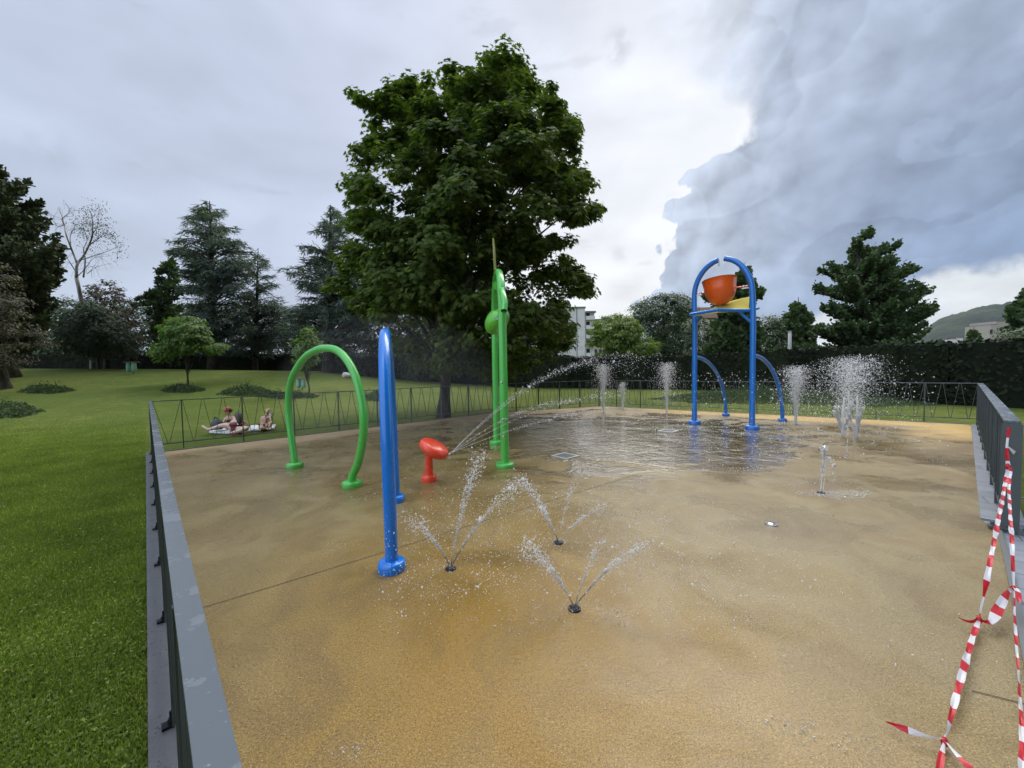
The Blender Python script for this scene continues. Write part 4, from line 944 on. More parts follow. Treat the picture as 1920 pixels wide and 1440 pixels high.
def pole():
    b = gz(1480, 31); zt = pd(1480, 622, 31)[2]; m = MB()
    m.tube([(b[0], 31, b[2] - .2), (b[0], 31, zt)], [.17, .11], 8)
    r = empty('utility_pole', b); tag(r, 'pale grey concrete pole rising above the hedge right of the bucket tower', 'pole')
    m.build('shaft', mat('concrete', (.45, .45, .42), .8), r, True)
    m = MB(); m.tube([(b[0], 31, zt + .002), (b[0], 31, zt + .07)], [.14, .06], 8); m.build('cap', M_grey, r)
pole()

# ---------------------------------------------------------------- fences
FH = 1.07
def fence(label, P, Q, nb, start=None, gap0=0.0, posts_at=None, sw=.026, tiedown=False, bw=.009, pw=.005):
    P = np.array(P, float); Q = np.array(Q, float); ln = np.linalg.norm(Q - P); d2 = (Q - P) / ln; d = np.array([d2[0], d2[1], 0]); n = np.array([-d2[1], d2[0], 0]); zz = np.array([0, 0, 1.0])
    P3 = np.array([P[0], P[1], 0]); root = empty('fence', tuple(P3)); tag(root, label, 'fence', 'grey metal fence round the splash pad')
    m = MB(); m.frame_box(P3 + d * ln / 2 + zz * (FH - .009), d * ln / 2, n * sw, zz * .009)
    m.build('top_rail', M_rail, root)
    m = MB(); m.frame_box(P3 + d * ln / 2 + zz * .145, d * (ln / 2 - .01), n * (sw - .004), zz * .009); m.build('bottom_rail', M_fence, root)
    ps = posts_at if posts_at is not None else [gap0 + (ln - gap0) * i / nb for i in range(nb + 1)]
    for s in ps:
        m = MB(); c = P3 + d * s; m.frame_box(c + zz * ((FH - .019) / 2), d * (.005 + pw), n * (sw + .003), zz * (FH - .019) / 2)
        p = m.build('post', M_fence, root)
        if tiedown:
            sg = tiedown; m = MB(); cc_ = c + n * sg * .07
            m.frame_box(cc_ + zz * .02, d * .022, n * .05, zz * .006); m.lathe([(0, 0), (.014, 0), (.014, .02), (0, .02)], cc_ + zz * .027 + n * sg * .015, 6); m.lathe([(0, 0), (.007, 0), (.007, .05), (0, .05)], cc_ + zz * .03 + n * sg * .015, 6); m.build('base_bracket', M_bolt, p)
    ps2 = sorted(set([0.0] + list(ps) + [ln])); k = 0
    for a, b in zip(ps2[:-1], ps2[1:]):
        w = b - a
        if w < .1: continue
        nv = max(1, round(w / .355)); m = MB(); u = w / nv; e = .018
        for i in range(nv):
            s0 = a + i * u; sm = s0 + u / 2
            for (t0, t1) in ((s0 + e, sm - e * .8), (s0 + u - e, sm + e * .8)):
                A = P3 + d * t0 + zz * (FH - .019); B = P3 + d * t1 + zz * .155; m.bar(A, B, bw, .0042, n)
        m.build('bar_panel', M_fence, root)
    return root
fA = PL; fN = PL - dL * 11.1
railoff = nL * .0
RC = np.array([-.42, .55]) - nL * .026 * -1; fence('left side fence whose wet top rail runs from the foreground to the far left corner', fN + nL * .014, PL + nL * .014, 9, posts_at=[11.1 - (.35 + 1.05 * i) for i in range(10)][::-1], tiedown=1, bw=.024)
fence('far left fence of thin zigzag bars in front of the sunbathers and the big maple', PL, PA, 8, gap0=.48)
fence('short darker fence stretch with close posts, right behind the green tipping arch', PA, PB, 5, pw=.009, bw=.006)
fence('far right fence of thin zigzag bars in front of the wild flower bed', PB, PR, 10, gap0=.75)
nearR = np.array([4.76, 3.71])
fR = fence('right side fence seen almost end on, with striped tape tied to its end', nearR, (11.88, 9.93), 9, posts_at=[0.005 + 1.02 * i for i in range(10)], tiedown=1, sw=.05, bw=.044)
m = MB(); dR = np.array([11.88 - 4.76, 9.93 - 3.71]); dR /= np.linalg.norm(dR); nR = np.array([-dR[1], dR[0], 0]); dR3 = np.array([dR[0], dR[1], 0])
c = np.array([4.76, 3.71, 0]); m.frame_box(c + (0, 0, .028), dR3 * .05, nR * .13, (0, 0, .006))
for s in (-.1, .1): m.lathe([(0, 0), (.014, 0), (.014, .03), (0, .03)], c + nR * s + np.array([0, 0, .035]), 6)
m.build('base_plate', M_fence, fR)
m = MB(); m.frame_box(c - dR3 * .012 + (0, 0, (FH) / 2 - .01), dR3 * .006, nR * .062, (0, 0, FH / 2 - .02)); m.build('end_post', M_fence, fR)
m = MB(); m.tube(spline([c + (.03, -.04, .34), c + (.12, -.12, .36), c + (.2, -.16, .30), c + (.45, -.3, .06)], 5), .009, 6); m.build('stay_rod', M_edge, fR, True)
# notice board on the fence
def board():
    p = np.array([-.68, 14.36]); d = (PB - PA) / np.linalg.norm(PB - PA); n = np.array([d[1], -d[0]])
    b = p + d * .02; root = empty('notice_board', (b[0], b[1], .35)); tag(root, 'narrow white notice board hung on the fence behind the green tipping arch', 'sign')
    m = MB(); c = np.array([b[0] + d[0] * .17 + n[0] * .05, b[1] + d[1] * .17 + n[1] * .05, .66]); m.frame_box(c, (d[0] * .17, d[1] * .17, 0), (n[0] * .008, n[1] * .008, 0), (0, 0, .33)); m.build('panel', mat('board_white', (.75, .75, .75), .4), root)
    m = MB(); c2 = c + np.array([n[0] * .012, n[1] * .012, -.2]) - np.array([d[0] * .1, d[1] * .1, 0]); m.frame_box(c2, (d[0] * .06, d[1] * .06, 0), (n[0] * .002, n[1] * .002, 0), (0, 0, .07)); m.build('pictogram', M_black, root)
board()

# ---------------------------------------------------------------- play equipment
def flange(mb_, P, r, h, n=28):
    mb_.lathe([(0, 0), (r * .985, 0), (r, h * .15), (r, h * .62), (r * .93, h * .86), (r * .8, h * .97), (0, h)], P, n)
def smooth_obj(m, name, mt, parent, ang=40):
    return m.build(name, mt, parent, True, ang)
def G2(px, py): p = at(px, py, 0.0); return p
# green hoop
def hoop():
    a = G2(553, 876); b = G2(660, 912); c = (a + b) / 2; root = empty('water_hoop', c)
    tag(root, 'bright green egg-shaped walk-through water hoop on the left', 'water hoop')
    px = [(553, 876), (552, 862), (545, 810), (541, 770), (542, 735), (550, 703), (570, 672), (590, 658), (609, 653), (632, 657), (652, 677), (667, 707), (677, 745), (682, 785), (680, 825), (672, 866), (661, 893), (660, 912)]
    P = [on_plane(x, y, a, b) for x, y in px]; P[0][2] = .03; P[-1][2] = .03
    m = MB(); m.tube(spline(P, 6), .056, 16); smooth_obj(m, 'hoop_tube', M_green, root)
    for q in (a, b): m = MB(); flange(m, (q[0], q[1], 0), .135, .085); smooth_obj(m, 'base_flange', M_green, root)
    m = MB()
    for t in (.25, .45, .62, .8):
        k = P[int(t * len(P))]; m.lathe([(0, 0), (.008, 0), (.006, .018), (0, .02)], k, 8)
    m.build('spray_nozzle', M_steel, root)
hoop()
def arch():
    a = G2(735, 1068); b = G2(742, 940); c = (a + b) / 2; root = empty('water_arch', c)
    tag(root, 'tall glossy blue water arch seen edge on in the foreground', 'water arch')
    d = b - a; H = 2.02; P = []
    zs = [0.03, .15]; P = [a + (0, 0, .03), a + (0, 0, .15)]
    for th in np.linspace(0, math.pi, 34):
        s = .5 - .5 * math.cos(th) * (1.0 + .10 * math.sin(th)); z = .15 + (H - .15) * math.sin(th) ** .62 if 0 < th < math.pi else .15
        bow = -.030 * math.sin(th)
        P.append(a + d * s + np.array([bow, 0, z - a[2]]))
    P += [b + (0, 0, .03)]
    m = MB(); m.tube(P, .052, 20); smooth_obj(m, 'arch_tube', M_blue, root)
    for q in (a, b): m = MB(); flange(m, (q[0], q[1], 0), .112, .085, 32); smooth_obj(m, 'base_flange', M_blue, root)
    m = MB(); q = P[20] + (.055, 0, 0); m.lathe([(0, 0), (.008, 0), (.006, .018), (0, .02)], q, 8); m.build('spray_nozzle', M_steel, root)
arch()
def cannon():
    a = G2(805, 902); root = empty('water_cannon', a); tag(root, 'red-orange mushroom-headed water cannon spraying several thin jets', 'water cannon')
    m = MB(); flange(m, (a[0], a[1], 0), .113, .10); smooth_obj(m, 'base_flange', M_red, root)
    D = a[1]; top = pd(805, 853, D); m = MB(); m.tube(spline([(a[0], a[1], .05), (a[0], a[1], .28), top + (0, 0, -.02), top + (.03, 0, .06)], 5), .060, 16); smooth_obj(m, 'post', M_red, root)
    c = pd(814, 841, D); ax = np.array([.50, -.10, .86]); ax /= np.linalg.norm(ax); x = np.cross([0, 1.0, 0], ax); x /= np.linalg.norm(x); y = np.cross(ax, x)
    A = np.stack([x, y, ax], 1); r = .232
    prof = [(0, -.075), (r * .55, -.075), (r * .86, -.062), (r * .985, -.030), (r, .0), (r * .99, .022), (r * .93, .05), (r * .72, .072), (r * .35, .086), (0, .09)]
    m = MB(); m.lathe(prof, c, 30, A); smooth_obj(m, 'mushroom_head', M_red, root)
    m = MB(); tip = c + x * r * .97 + ax * .03
    for i in range(5):
        q = tip + y * (i - 2) * .016; m.tube([q, q + np.array([.03, 0, .014])], .006, 6)
    m.build('jet_nozzle', M_steel, root)
    return tip
CAN = cannon()
def tipping_arch():
    a = G2(947, 875); b = G2(931, 831); root = empty('tipping_arch', (a + b) / 2)
    tag(root, 'tall green arch with a round tipping bucket and a thin lime blade on top', 'water feature')
    d = b - a; zt = 3.42; D0 = a[1]
    P = [a + (0, 0, .03), a + d * .01 + (0, 0, 1.2), a + d * .03 + (0, 0, 2.3)]
    for th in np.linspace(.15, math.pi - .15, 13): P.append(a + d * (.5 - .47 * math.cos(th)) + np.array([0, 0, 2.62 + (zt - 2.62) * math.sin(th)]))
    P += [b - d * .03 + (0, 0, 2.3), b - d * .01 + (0, 0, 1.2), b + (0, 0, .03)]
    m = MB(); m.tube(spline(P, 4), .070, 16); smooth_obj(m, 'arch_tube', M_green, root)
    for q in (a, b): m = MB(); flange(m, (q[0], q[1], 0), .155, .075); smooth_obj(m, 'base_flange', M_green, root)
    for px_, py_ in ((941, 718), (944, 787), (945, 819)):
        q = pd(px_, py_, 6.27); m = MB(); m.lathe([(.022, 0), (.022, .010), (.014, .014), (0, .014)], q, 12, np.array([[1, 0, 0], [0, 0, -1], [0, 1, 0]])); m.build('nozzle_ring', M_steel, root)
    # short hooked spout
    H = [pd(934, 533, 7.0), pd(938, 538, 6.75), pd(943, 552, 6.45), pd(946, 568, 6.3), pd(945, 583, 6.22)]
    m = MB(); m.tube(spline(H, 5), .052, 16, caps=False); sp = smooth_obj(m, 'spout', M_green, root)
    e = H[-1]; m = MB(); m.lathe([(.046, -.03), (.046, .004)], e, 16); m.lathe([(.0, -.0), (.046, -.0)], e + (0, 0, .03), 16); m.build('spout_mouth', mat('spout_inside', (.05, .10, .02), .5), sp)
    m = MB(); q0 = pd(934, 535, 7.1); m.tube([q0 + (0, .12, 0), q0 + (0, -.22, -.05)], .082, 16); smooth_obj(m, 'collar', M_green, root)
    # tipping bucket : two shell halves
    c = pd(934, 604, 7.25)
    def shell(cx, r, ry, rz, tilt, z1):
        m_ = MB(); V = []; n = 26; k = 12
        for i in range(k + 1):
            ph = math.pi * .5 * i / k * z1
            for j in range(n):
                th = 2 * math.pi * j / n
                p = np.array([r * math.sin(ph) * math.cos(th), ry * math.sin(ph) * math.sin(th), -rz * math.cos(ph)])
                ct, st = math.cos(tilt), math.sin(tilt); p = np.array([p[0] * ct - p[2] * st, p[1], p[0] * st + p[2] * ct]); V.append(cx + p)
        Fs = [(i * n + j, i * n + (j + 1) % n, (i + 1) * n + (j + 1) % n, (i + 1) * n + j) for i in range(k) for j in range(n)]
        m_.add(V, Fs); return m_
    m = shell(c + (-.02, 0, .02), .20, .34, .27, math.radians(-38), 1.25); smooth_obj(m, 'tipping_bucket', M_leafgreen, root)
    m = shell(c + (.02, .02, .05), .17, .30, .22, math.radians(140), 1.2); smooth_obj(m, 'bucket_hood', M_leafgreen, root)
    m = MB(); m.tube([c + (0, -.5, .0), c + (0, .5, .0)], .018, 8); m.build('axle', M_steel, root)
    # blade leaf
    V0 = [pd(928.5, 518, 7.3), pd(926.0, 480, 7.3), pd(924.5, 446, 7.3)]
    m = MB()
    Lf = []; 
    for i, t in enumerate(np.linspace(0, 1, 9)):
        cc_ = V0[0] * (1 - t) + V0[2] * t; w = .26 * math.sin(math.pi * min(1, t * .8 + .2)) ** .8 * (1 - t * .75) + .004; Lf.append((cc_, w))
    V = []; 
    for cc_, w in Lf: V += [cc_ + (-.010, -w, 0), cc_ + (.018, w, -.02), cc_ + (.026, w, -.02), cc_ + (-.002, -w, 0)]
    Fs = [(i * 4 + j, i * 4 + (j + 1) % 4, i * 4 + 4 + (j + 1) % 4, i * 4 + 4 + j) for i in range(8) for j in range(4)] + [(0, 1, 2, 3), (35, 34, 33, 32)]
    m.add(V, Fs); m.build('blade_leaf', M_lime, root)
    V1 = [pd(936, 545, 7.0), pd(937, 575, 6.9)]; m = MB(); m.bar(V1[0], V1[1], .07, .006, (0, 1, 0)); m.build('blade_leaf', M_lime, root)
tipping_arch()
def tower():
    t1 = G2(1302, 794); t2 = G2(1410, 804); t3 = G2(1361, 780); t4 = G2(1467, 790); root = empty('bucket_tower', (t1 + t2) / 2)
    tag(root, 'blue steel tower carrying the big orange tipping bucket', 'water feature')
    e = (t2 - t1); L = np.linalg.norm(e); e /= L; nb = (t3 - t1); nb /= np.linalg.norm(nb)
    Pl = [t1 + (0, 0, .03), t1 + (0, 0, 1.5), t1 + (0, 0, 2.9)] + [on_plane(x, y, t1, t2) for x, y in ((1302, 553), (1308, 527), (1321, 506), (1336, 493), (1347, 487.5))]
    Pr = [t2 + (0, 0, .03), t2 + (0, 0, 1.5), t2 + (0, 0, 2.7)] + [on_plane(x, y, t1, t2) for x, y in ((1410.5, 545), (1405, 520), (1392, 500), (1376, 488.5), (1359, 484.5))]
    for P in (Pl, Pr): m = MB(); m.tube(spline(P, 6), .068, 16); smooth_obj(m, 'post', M_blue2, root)
    for (p, q) in ((t1, t3), (t2, t4)):
        pts_ = [p + (q - p) * math.sin(t) + np.array([0, 0, 1.83 * math.cos(t) + .03]) for t in np.linspace(.03, math.pi / 2, 14)]
        m = MB(); m.tube(pts_, .052, 14); smooth_obj(m, 'strut', M_blue2, root)
    for q, r in ((t1, .165), (t2, .165), (t3, .11), (t4, .11)): m = MB(); flange(m, (q[0], q[1], 0), r, .09); smooth_obj(m, 'base_flange', M_blue2, root)
    tip = Pl[-1]; m = MB(); m.tube([tip + (.01, 0, -.03), tip + (.015, 0, -.16)], .022, 8); m.build('filler_spout', M_steel, root)
    # shelf
    def w(px, py, D): return pd(px, py, D)
    D1, D2 = t1[1], t2[1]
    m = MB(); fr = [w(1294, 590, D1 - .55), w(1345, 581.5, D1 - 1.2), w(1404, 582.5, D2 + .05)]
    m.tube(fr, .042, 10); bk = [w(1404, 582.5, D2 + .05), w(1422, 578, D2 + 1.0), w(1345, 581, D1 + .9), w(1294, 590, D1 - .55)]; m.tube(bk, .034, 10); smooth_obj(m, 'shelf_frame', M_blue2, root)
    def plate(c, t, name, mt):
        c = [np.array(x, float) for x in c]; nn = np.cross(c[1] - c[0], c[2] - c[0]); nn /= np.linalg.norm(nn); k = len(c); m_ = MB()
        m_.add([x + nn * t for x in c] + [x - nn * t for x in c], [tuple(range(k)), tuple(range(2 * k - 1, k - 1, -1))] + [(i, i + k, (i + 1) % k + k, (i + 1) % k) for i in range(k)]); return m_.build(name, mt, root)
    plate([w(1331, 581, D1 - .5), w(1404, 582, D2 + .1), w(1405, 557, D2 + .75), w(1374, 564, D1 + .2)], .012, 'splash_plate', M_yellow)
    plate([w(1300, 592.5, D1 - .45), w(1346, 586, D1 - 1.0), w(1382, 583.5, D2 + .2), w(1330, 586, D1 + .3)], .01, 'splash_plate', M_yellow)
    for a_, b_ in (((1383, 582, D2 + .15), (1409, 605, D2)), ((1315, 594, D1 - .3), (1304, 606, D1))):
        m = MB(); m.tube([w(*a_), w(*b_)], .032, 8); smooth_obj(m, 'brace', M_blue2, root)
    # orange bucket as a part that tips on its axle
    cb = (t1 + t2) / 2; top = on_plane(1353, 523, t1, t2); bot = on_plane(1352, 572, t1, t2); Hh = top[2] - bot[2]; R = .415; cb = np.array([top[0], top[1], 0])
    ax = np.array([-.10 * e[0], -.10 * e[1], 1.0]) + nb * .02; ax /= np.linalg.norm(ax); xx = e - ax * np.dot(e, ax); xx /= np.linalg.norm(xx); yy = np.cross(ax, xx); A = np.stack([xx, yy, ax], 1)
    c0 = np.array([cb[0], cb[1], bot[2]])
    prof = [(R * math.sin(t) ** .85 * .93 if t < 1.57 else R * .93, Hh * .74 * (1 - math.cos(t))) for t in np.linspace(0, math.pi / 2, 12)]
    prof += [(R * .965, Hh * .85), (R * .99, Hh * .99), (R * 1.01, Hh), (R * .96, Hh), (R * .93, Hh * .85), (R * .80, Hh * .5), (0, Hh * .2)]
    m = MB(); m.lathe(prof, c0, 40, A); smooth_obj(m, 'tipping_bucket', M_orange, root, 50)
    zc = c0[2] + Hh * .48
    la = on_plane(1307, 551, t1, t2); ra = on_plane(1402, 536, t1, t2); mid = (la + ra) / 2
    m = MB(); m.tube([la, la * .68 + ra * .32], .018, 8); m.tube([ra, ra * .70 + la * .30], .018, 8); m.build('axle', M_red, root)
    for q in (la, ra):
        s = 1 if q is la else -1
        m = MB(); m.bar(q - e * .03 * s + (0, 0, -.05), q + e * .13 * s + (0, 0, -.05), .03, .008, nb); m.lathe([(0, 0), (.03, 0), (.03, .05), (0, .05)], q + e * .10 * s + (0, 0, -.02), 10); m.build('bearing', M_steel, root)
tower()

# floor fittings
def disc(px, py, r, label, mt, name='floor_light', h=.008, ring=None):
    p = G2(px, py); root = empty(name, (p[0], p[1], 0)); tag(root, label, 'floor fitting')
    m = MB(); m.lathe([(r, 0), (r, h), (r * .93, h + .003), (r * .8, h + .003), (r * .78, h), (0, h)], (p[0], p[1], 0), 28); m.build('ring', ring or M_steel, root, False)
    m = MB(); m.lathe([(r * .74, h + .001), (r * .7, h + .006), (0, h + .008)], (p[0], p[1], 0), 24); m.build('lid', mt, root, True)
disc(1446, 983, .060, 'round steel disc set in the floor right of the near jets', M_steel)
disc(1461, 826.5, .075, 'small black floor drain in front of the bucket tower', M_black, 'floor_drain', ring=M_black)
for px, py, lab in ((845, 1067, 'floor nozzle right of the blue arch base'), (1047, 1018, 'farther floor nozzle straight behind the nearest one'), (1077, 1142, 'nearest dark floor nozzle in the foreground'), (1539, 924, 'floor nozzle of the lone short jet on the right')):
    disc(px, py, .045, lab, M_black, 'floor_nozzle', .006, M_bolt)
def grate(px, py, s, label):
    p = G2(px, py); root = empty('drain_grate', (p[0], p[1], 0)); tag(root, label, 'drain'); an = math.radians(41); a = np.array([math.cos(an), math.sin(an), 0]); b = np.array([-a[1], a[0], 0])
    m = MB(); c = np.array([p[0], p[1], .006])
    for u, v in ((a, b), (b, a), (-a, b), (-b, a)): m.frame_box(c + u * (s - .02) + (0, 0, .001 * (abs(u @ a) > .5)), u * .02, v * (s - (.0 if abs(u @ a) > .5 else .041)), (0, 0, .004))
    m.build('frame', mat('grate_frame', (.6, .6, .56), .35, .5), root)
    m = MB(); m.frame_box(c - (0, 0, .003), a * (s - .045), b * (s - .045), (0, 0, .003)); m.build('cover', mat('grate_cover', (.13, .15, .14), .3), root)
    m = MB()
    for k in range(7): m.frame_box(c + a * ((k - 3) * s * .24), a * .006, b * (s - .05), (0, 0, .0025))
    m.build('slats', M_edge, root)
grate(1060, 855, .19, 'square floor drain grate right of the green tipping arch')
grate(1253, 808, .19, 'square floor drain grate under water left of the bucket tower')

# litter bags, stone
def bags(px, py, s, label):
    b = at(px, py); root = empty('litter_stand', b); tag(root, label, 'litter bin')
    mt = mat('bag_green', (.16, .36, .27), .4, 0, .5, lambda g_, bb, nt: g_.L.new(g_.mix(g_.noise(geo_pos(nt), 14, 4), (.10, .28, .20), (.30, .55, .45)), bb.inputs['Base Color']))
    for sx_ in (-1, 1):
        m = MB(); m.lathe([(.05, .12), (.15, .16), (.19, .3), (.18, .6), (.16, .82), (.17, .86)], b + (sx_ * .21 * s, 0, 0), 14, np.diag([s, s * .8, s])); m.build('bag', mt, root, True)
    m = MB(); m.tube([b + (0, .1, -.1), b + (0, .1, .95 * s)], .025, 6); m.build('post', M_bark, root)
    m = MB(); m.box(b + (-.42 * s, -.22 * s, .9 * s), b + (.42 * s, .22 * s, .95 * s)); m.build('lid', mat('lid_' + str(px), (.20, .12, .09), .6), root)
bags(247, 701, .85, 'green double litter bag stand at the top of the lawn below the black-green fir')
bags(565, 731, .62, 'pale litter bag stand seen through the green hoop')
def stone():
    b = at(650, 708); bm = bmesh.new(); bmesh.ops.create_icosphere(bm, subdivisions=2, radius=.28)
    for v in bm.verts: v.co = Vector((v.co.x * 1.2, v.co.y, v.co.z * .8)) * (1 + .12 * math.sin(v.co.x * 9 + v.co.z * 13))
    me = bpy.data.meshes.new('stone'); bm.to_mesh(me); bm.free(); me.materials.append(mat('pale_stone', (.6, .58, .52), .8)); o = bpy.data.objects.new('stone', me); o.location = b + (0, 0, .15); COL.objects.link(o)
    tag(o, 'pale rounded stone on the lawn right of the wide cedar trunk', 'stone')
stone()
# ---------------------------------------------------------------- people on the towel
def skin_mesh(name, J, E, mt, parent, root_j, sub=2):
    bm = bmesh.new(); ly = bm.verts.layers.skin.verify(); vs = {}
    off = Vector(parent.location)
    for k, (p, r) in J.items():
        v = bm.verts.new(Vector(p) - off); v[ly].radius = (r, r) if not hasattr(r, '__len__') else r; v[ly].use_root = (k == root_j); vs[k] = v
    for a, b in E: bm.edges.new((vs[a], vs[b]))
    me = bpy.data.meshes.new(name); bm.to_mesh(me); bm.free(); me.materials.append(mt)
    o = bpy.data.objects.new(name, me); COL.objects.link(o); o.parent = parent
    s = o.modifiers.new('skin', 'SKIN'); s.use_smooth_shade = True
    s.branch_smoothing = .4
    m = o.modifiers.new('sub', 'SUBSURF'); m.levels = m.render_levels = sub
    return o
def V3(px, py, D): return pd(px, py, D)
def hand(J, E, name, wrist, tip, s=1.0):
    w = np.array(J[wrist][0]); d = np.array(tip, float) - w; d /= np.linalg.norm(d); q = np.cross(d, [0, 0, 1.0]); q /= np.linalg.norm(q) + 1e-6; u = np.cross(q, d)
    pm = w + d * .075 * s; J[name + 'palm'] = (pm, (.036 * s, .018 * s)); E.append((wrist, name + 'palm'))
    for i, (lat, ln) in enumerate(((-.030, .062), (-.010, .074), (.010, .070), (.028, .055))):
        a = pm + d * (.018 + ln * .5) * s + q * lat * s; b = pm + d * (.018 + ln) * s + q * lat * 1.15 * s - u * .022 * s
        J[f'{name}f{i}a'] = (a, .0085 * s); J[f'{name}f{i}b'] = (b, .0075 * s); E += [(name + 'palm', f'{name}f{i}a'), (f'{name}f{i}a', f'{name}f{i}b')]
    a = w + d * .045 * s - q * .045 * s; b = a + d * .035 * s - q * .012 * s - u * .01 * s
    J[name + 't0'] = (a, .011 * s); J[name + 't1'] = (b, .009 * s); E += [(name + 'palm', name + 't0'), (name + 't0', name + 't1')]
def foot(J, E, name, ankle, toe, s=1.0):
    a = np.array(J[ankle][0]); d = np.array(toe, float) - a; d /= np.linalg.norm(d)
    J[name + 'm'] = (a + d * .10 * s, (.036 * s, .028 * s)); J[name + 'e'] = (a + d * .19 * s, (.034 * s, .018 * s)); E += [(ankle, name + 'm'), (name + 'm', name + 'e')]
def head(J, E, c, fdir, s=1.0):
    c = np.array(c, float); f = np.array(fdir, float); f /= np.linalg.norm(f); u = np.array([0, 0, 1.0]); u = u - f * (u @ f); u /= np.linalg.norm(u); r = np.cross(f, u)
    J['chin'] = (c + f * .035 * s - u * .085 * s, .048 * s); J['skull'] = (c, (.078 * s, .088 * s)); J['crown'] = (c + u * .060 * s - f * .008, .066 * s)
    J['nose'] = (c + f * .098 * s - u * .02 * s, .013 * s)
    E += [('neck', 'chin'), ('chin', 'skull'), ('skull', 'crown'), ('skull', 'nose')]
    return c, f, u, r
def face(root, hd, s=1.0):
    c, f, u, r = hd
    for sg in (-1, 1):
        m = MB(); m.lathe([(0, -.009), (.008, -.004), (.010, 0), (.008, .005), (0, .009)], c + f * .083 * s + r * sg * .031 * s, 8); m.build('eye', M_black, root, True)
        m = MB(); e = c + r * sg * .083 * s - u * .01; m.lathe([(0, -.028), (.010, -.015), (.014, 0), (.012, .018), (0, .028)], e, 8); m.build('ear', M_skin, root, True)
    m = MB(); m.bar(c + f * .084 * s - u * .055 * s - r * .02, c + f * .084 * s - u * .055 * s + r * .02, .005, .005, tuple(u)); m.build('mouth', M_lip, root)
def hair(root, pts_, name, mt, sub=2):
    J = {i: (p, r) for i, (p, r) in enumerate(pts_)}; skin_mesh(name, J, [(i, i + 1) for i in range(len(pts_) - 1)], mt, root, 0, sub)
M_skin = mat('skin', (.56, .36, .27), .5, 0, .4, lambda g_, b, nt: g_.L.new(g_.mix(g_.noise(geo_pos(nt), 6, 3), (.50, .30, .21), (.64, .43, .33)), b.inputs['Base Color']))
M_skin2 = mat('pale_skin', (.66, .46, .38), .5, 0, .4, lambda g_, b, nt: g_.L.new(g_.mix(g_.noise(geo_pos(nt), 6, 3), (.60, .40, .31), (.72, .53, .44)), b.inputs['Base Color']))
M_lip = mat('lips', (.35, .10, .08), .5); M_maroon = mat('maroon_fabric', (.16, .018, .024), .6); M_bk = mat('black_fabric', (.014, .014, .018), .7)
M_hair = mat('dark_hair', (.035, .022, .015), .55, 0, .5, lambda g_, b, nt: g_.L.new(g_.mix(g_.noise(g_.mapping(geo_pos(nt), (1, 1, .15)), 60, 3), (.018, .012, .008), (.085, .055, .036)), b.inputs['Base Color']))
M_blond = mat('blond_hair', (.34, .20, .09), .6); M_capm = mat('cap_red', (.42, .10, .06), .7)
DP = float(at(440, 812)[1])
def person_a():
    D = DP; g0 = float(hgt(pd(440, 812, D)[0], D)); root = empty('person', (pd(443, 812, D)[0], D, g0))
    tag(root, 'woman with long dark hair in a maroon swimsuit, sitting with one leg stretched out', 'person')
    J = {}; E = []
    def j(k, px, py, r, dd=0): J[k] = (V3(px, py, D + dd), r)
    j('pelvis', 444, 804, .115); j('waist', 444, 797, .105); j('chest', 446, 790, (.125, .10)); j('neck', 447, 783.0, .045, .03)
    J['chestL'] = (V3(437.5, 789, D + .02), .05); J['chestR'] = (V3(456, 789.5, D), .052)
    j('hipL', 438, 805.5, .09, .08); j('kneeL', 416.5, 797.5, .062, .0); j('ankL', 390, 806, .038, -.08)
    j('midL', 428, 799.5, .080, .04); j('calfL', 402, 802.5, .055, -.04)
    j('hipR', 449, 806, .092, -.10); j('midR', 458, 804.5, .082, -.14); j('kneeR', 463.5, 803, .064, -.22); j('calfR', 453, 807.3, .058, -.40); j('ankR', 442, 809.5, .04, -.42)
    j('elbR', 463, 796, .038, .06); j('wriR', 455, 801, .028, -.06)
    j('elbL', 431, 795, .038, .15); j('wriL', 421, 794.5, .028, .06)
    E += [('pelvis', 'waist'), ('waist', 'chest'), ('chest', 'neck'), ('chest', 'chestL'), ('chest', 'chestR'), ('pelvis', 'hipL'), ('hipL', 'midL'), ('midL', 'kneeL'), ('kneeL', 'calfL'), ('calfL', 'ankL'),
          ('pelvis', 'hipR'), ('hipR', 'midR'), ('midR', 'kneeR'), ('kneeR', 'calfR'), ('calfR', 'ankR'), ('chestR', 'elbR'), ('elbR', 'wriR'), ('chestL', 'elbL'), ('elbL', 'wriL')]
    foot(J, E, 'fl', 'ankL', V3(381, 800, D - .1)); foot(J, E, 'fr', 'ankR', V3(433, 811, D - .35))
    hand(J, E, 'hr', 'wriR', V3(450, 804, D - .1)); hand(J, E, 'hl', 'wriL', V3(412, 797, D))
    hd = head(J, E, V3(447, 776.8, D + .06), (-.35, .9, -.35)); skin_mesh('body', J, E, M_skin2, root, 'pelvis'); face(root, hd)
    S = {k: (J[k][0], (np.array(J[k][1]) + .010 if hasattr(J[k][1], '__len__') else J[k][1] + .012)) for k in ('pelvis', 'waist', 'chest')}; S['pelvis'] = (S['pelvis'][0], .132)
    S['low'] = (V3(444, 806.5, D), .12)
    skin_mesh('swimsuit', S, [('low', 'pelvis'), ('pelvis', 'waist'), ('waist', 'chest')], M_maroon, root, 'pelvis')
    hair(root, [(V3(446.5, 775, D + .05), .098), (V3(447.5, 779, D - .02), .102), (V3(448.5, 785, D - .08), .085), (V3(449.5, 791, D - .10), .065), (V3(450, 796, D - .10), .035)], 'hair', M_hair)
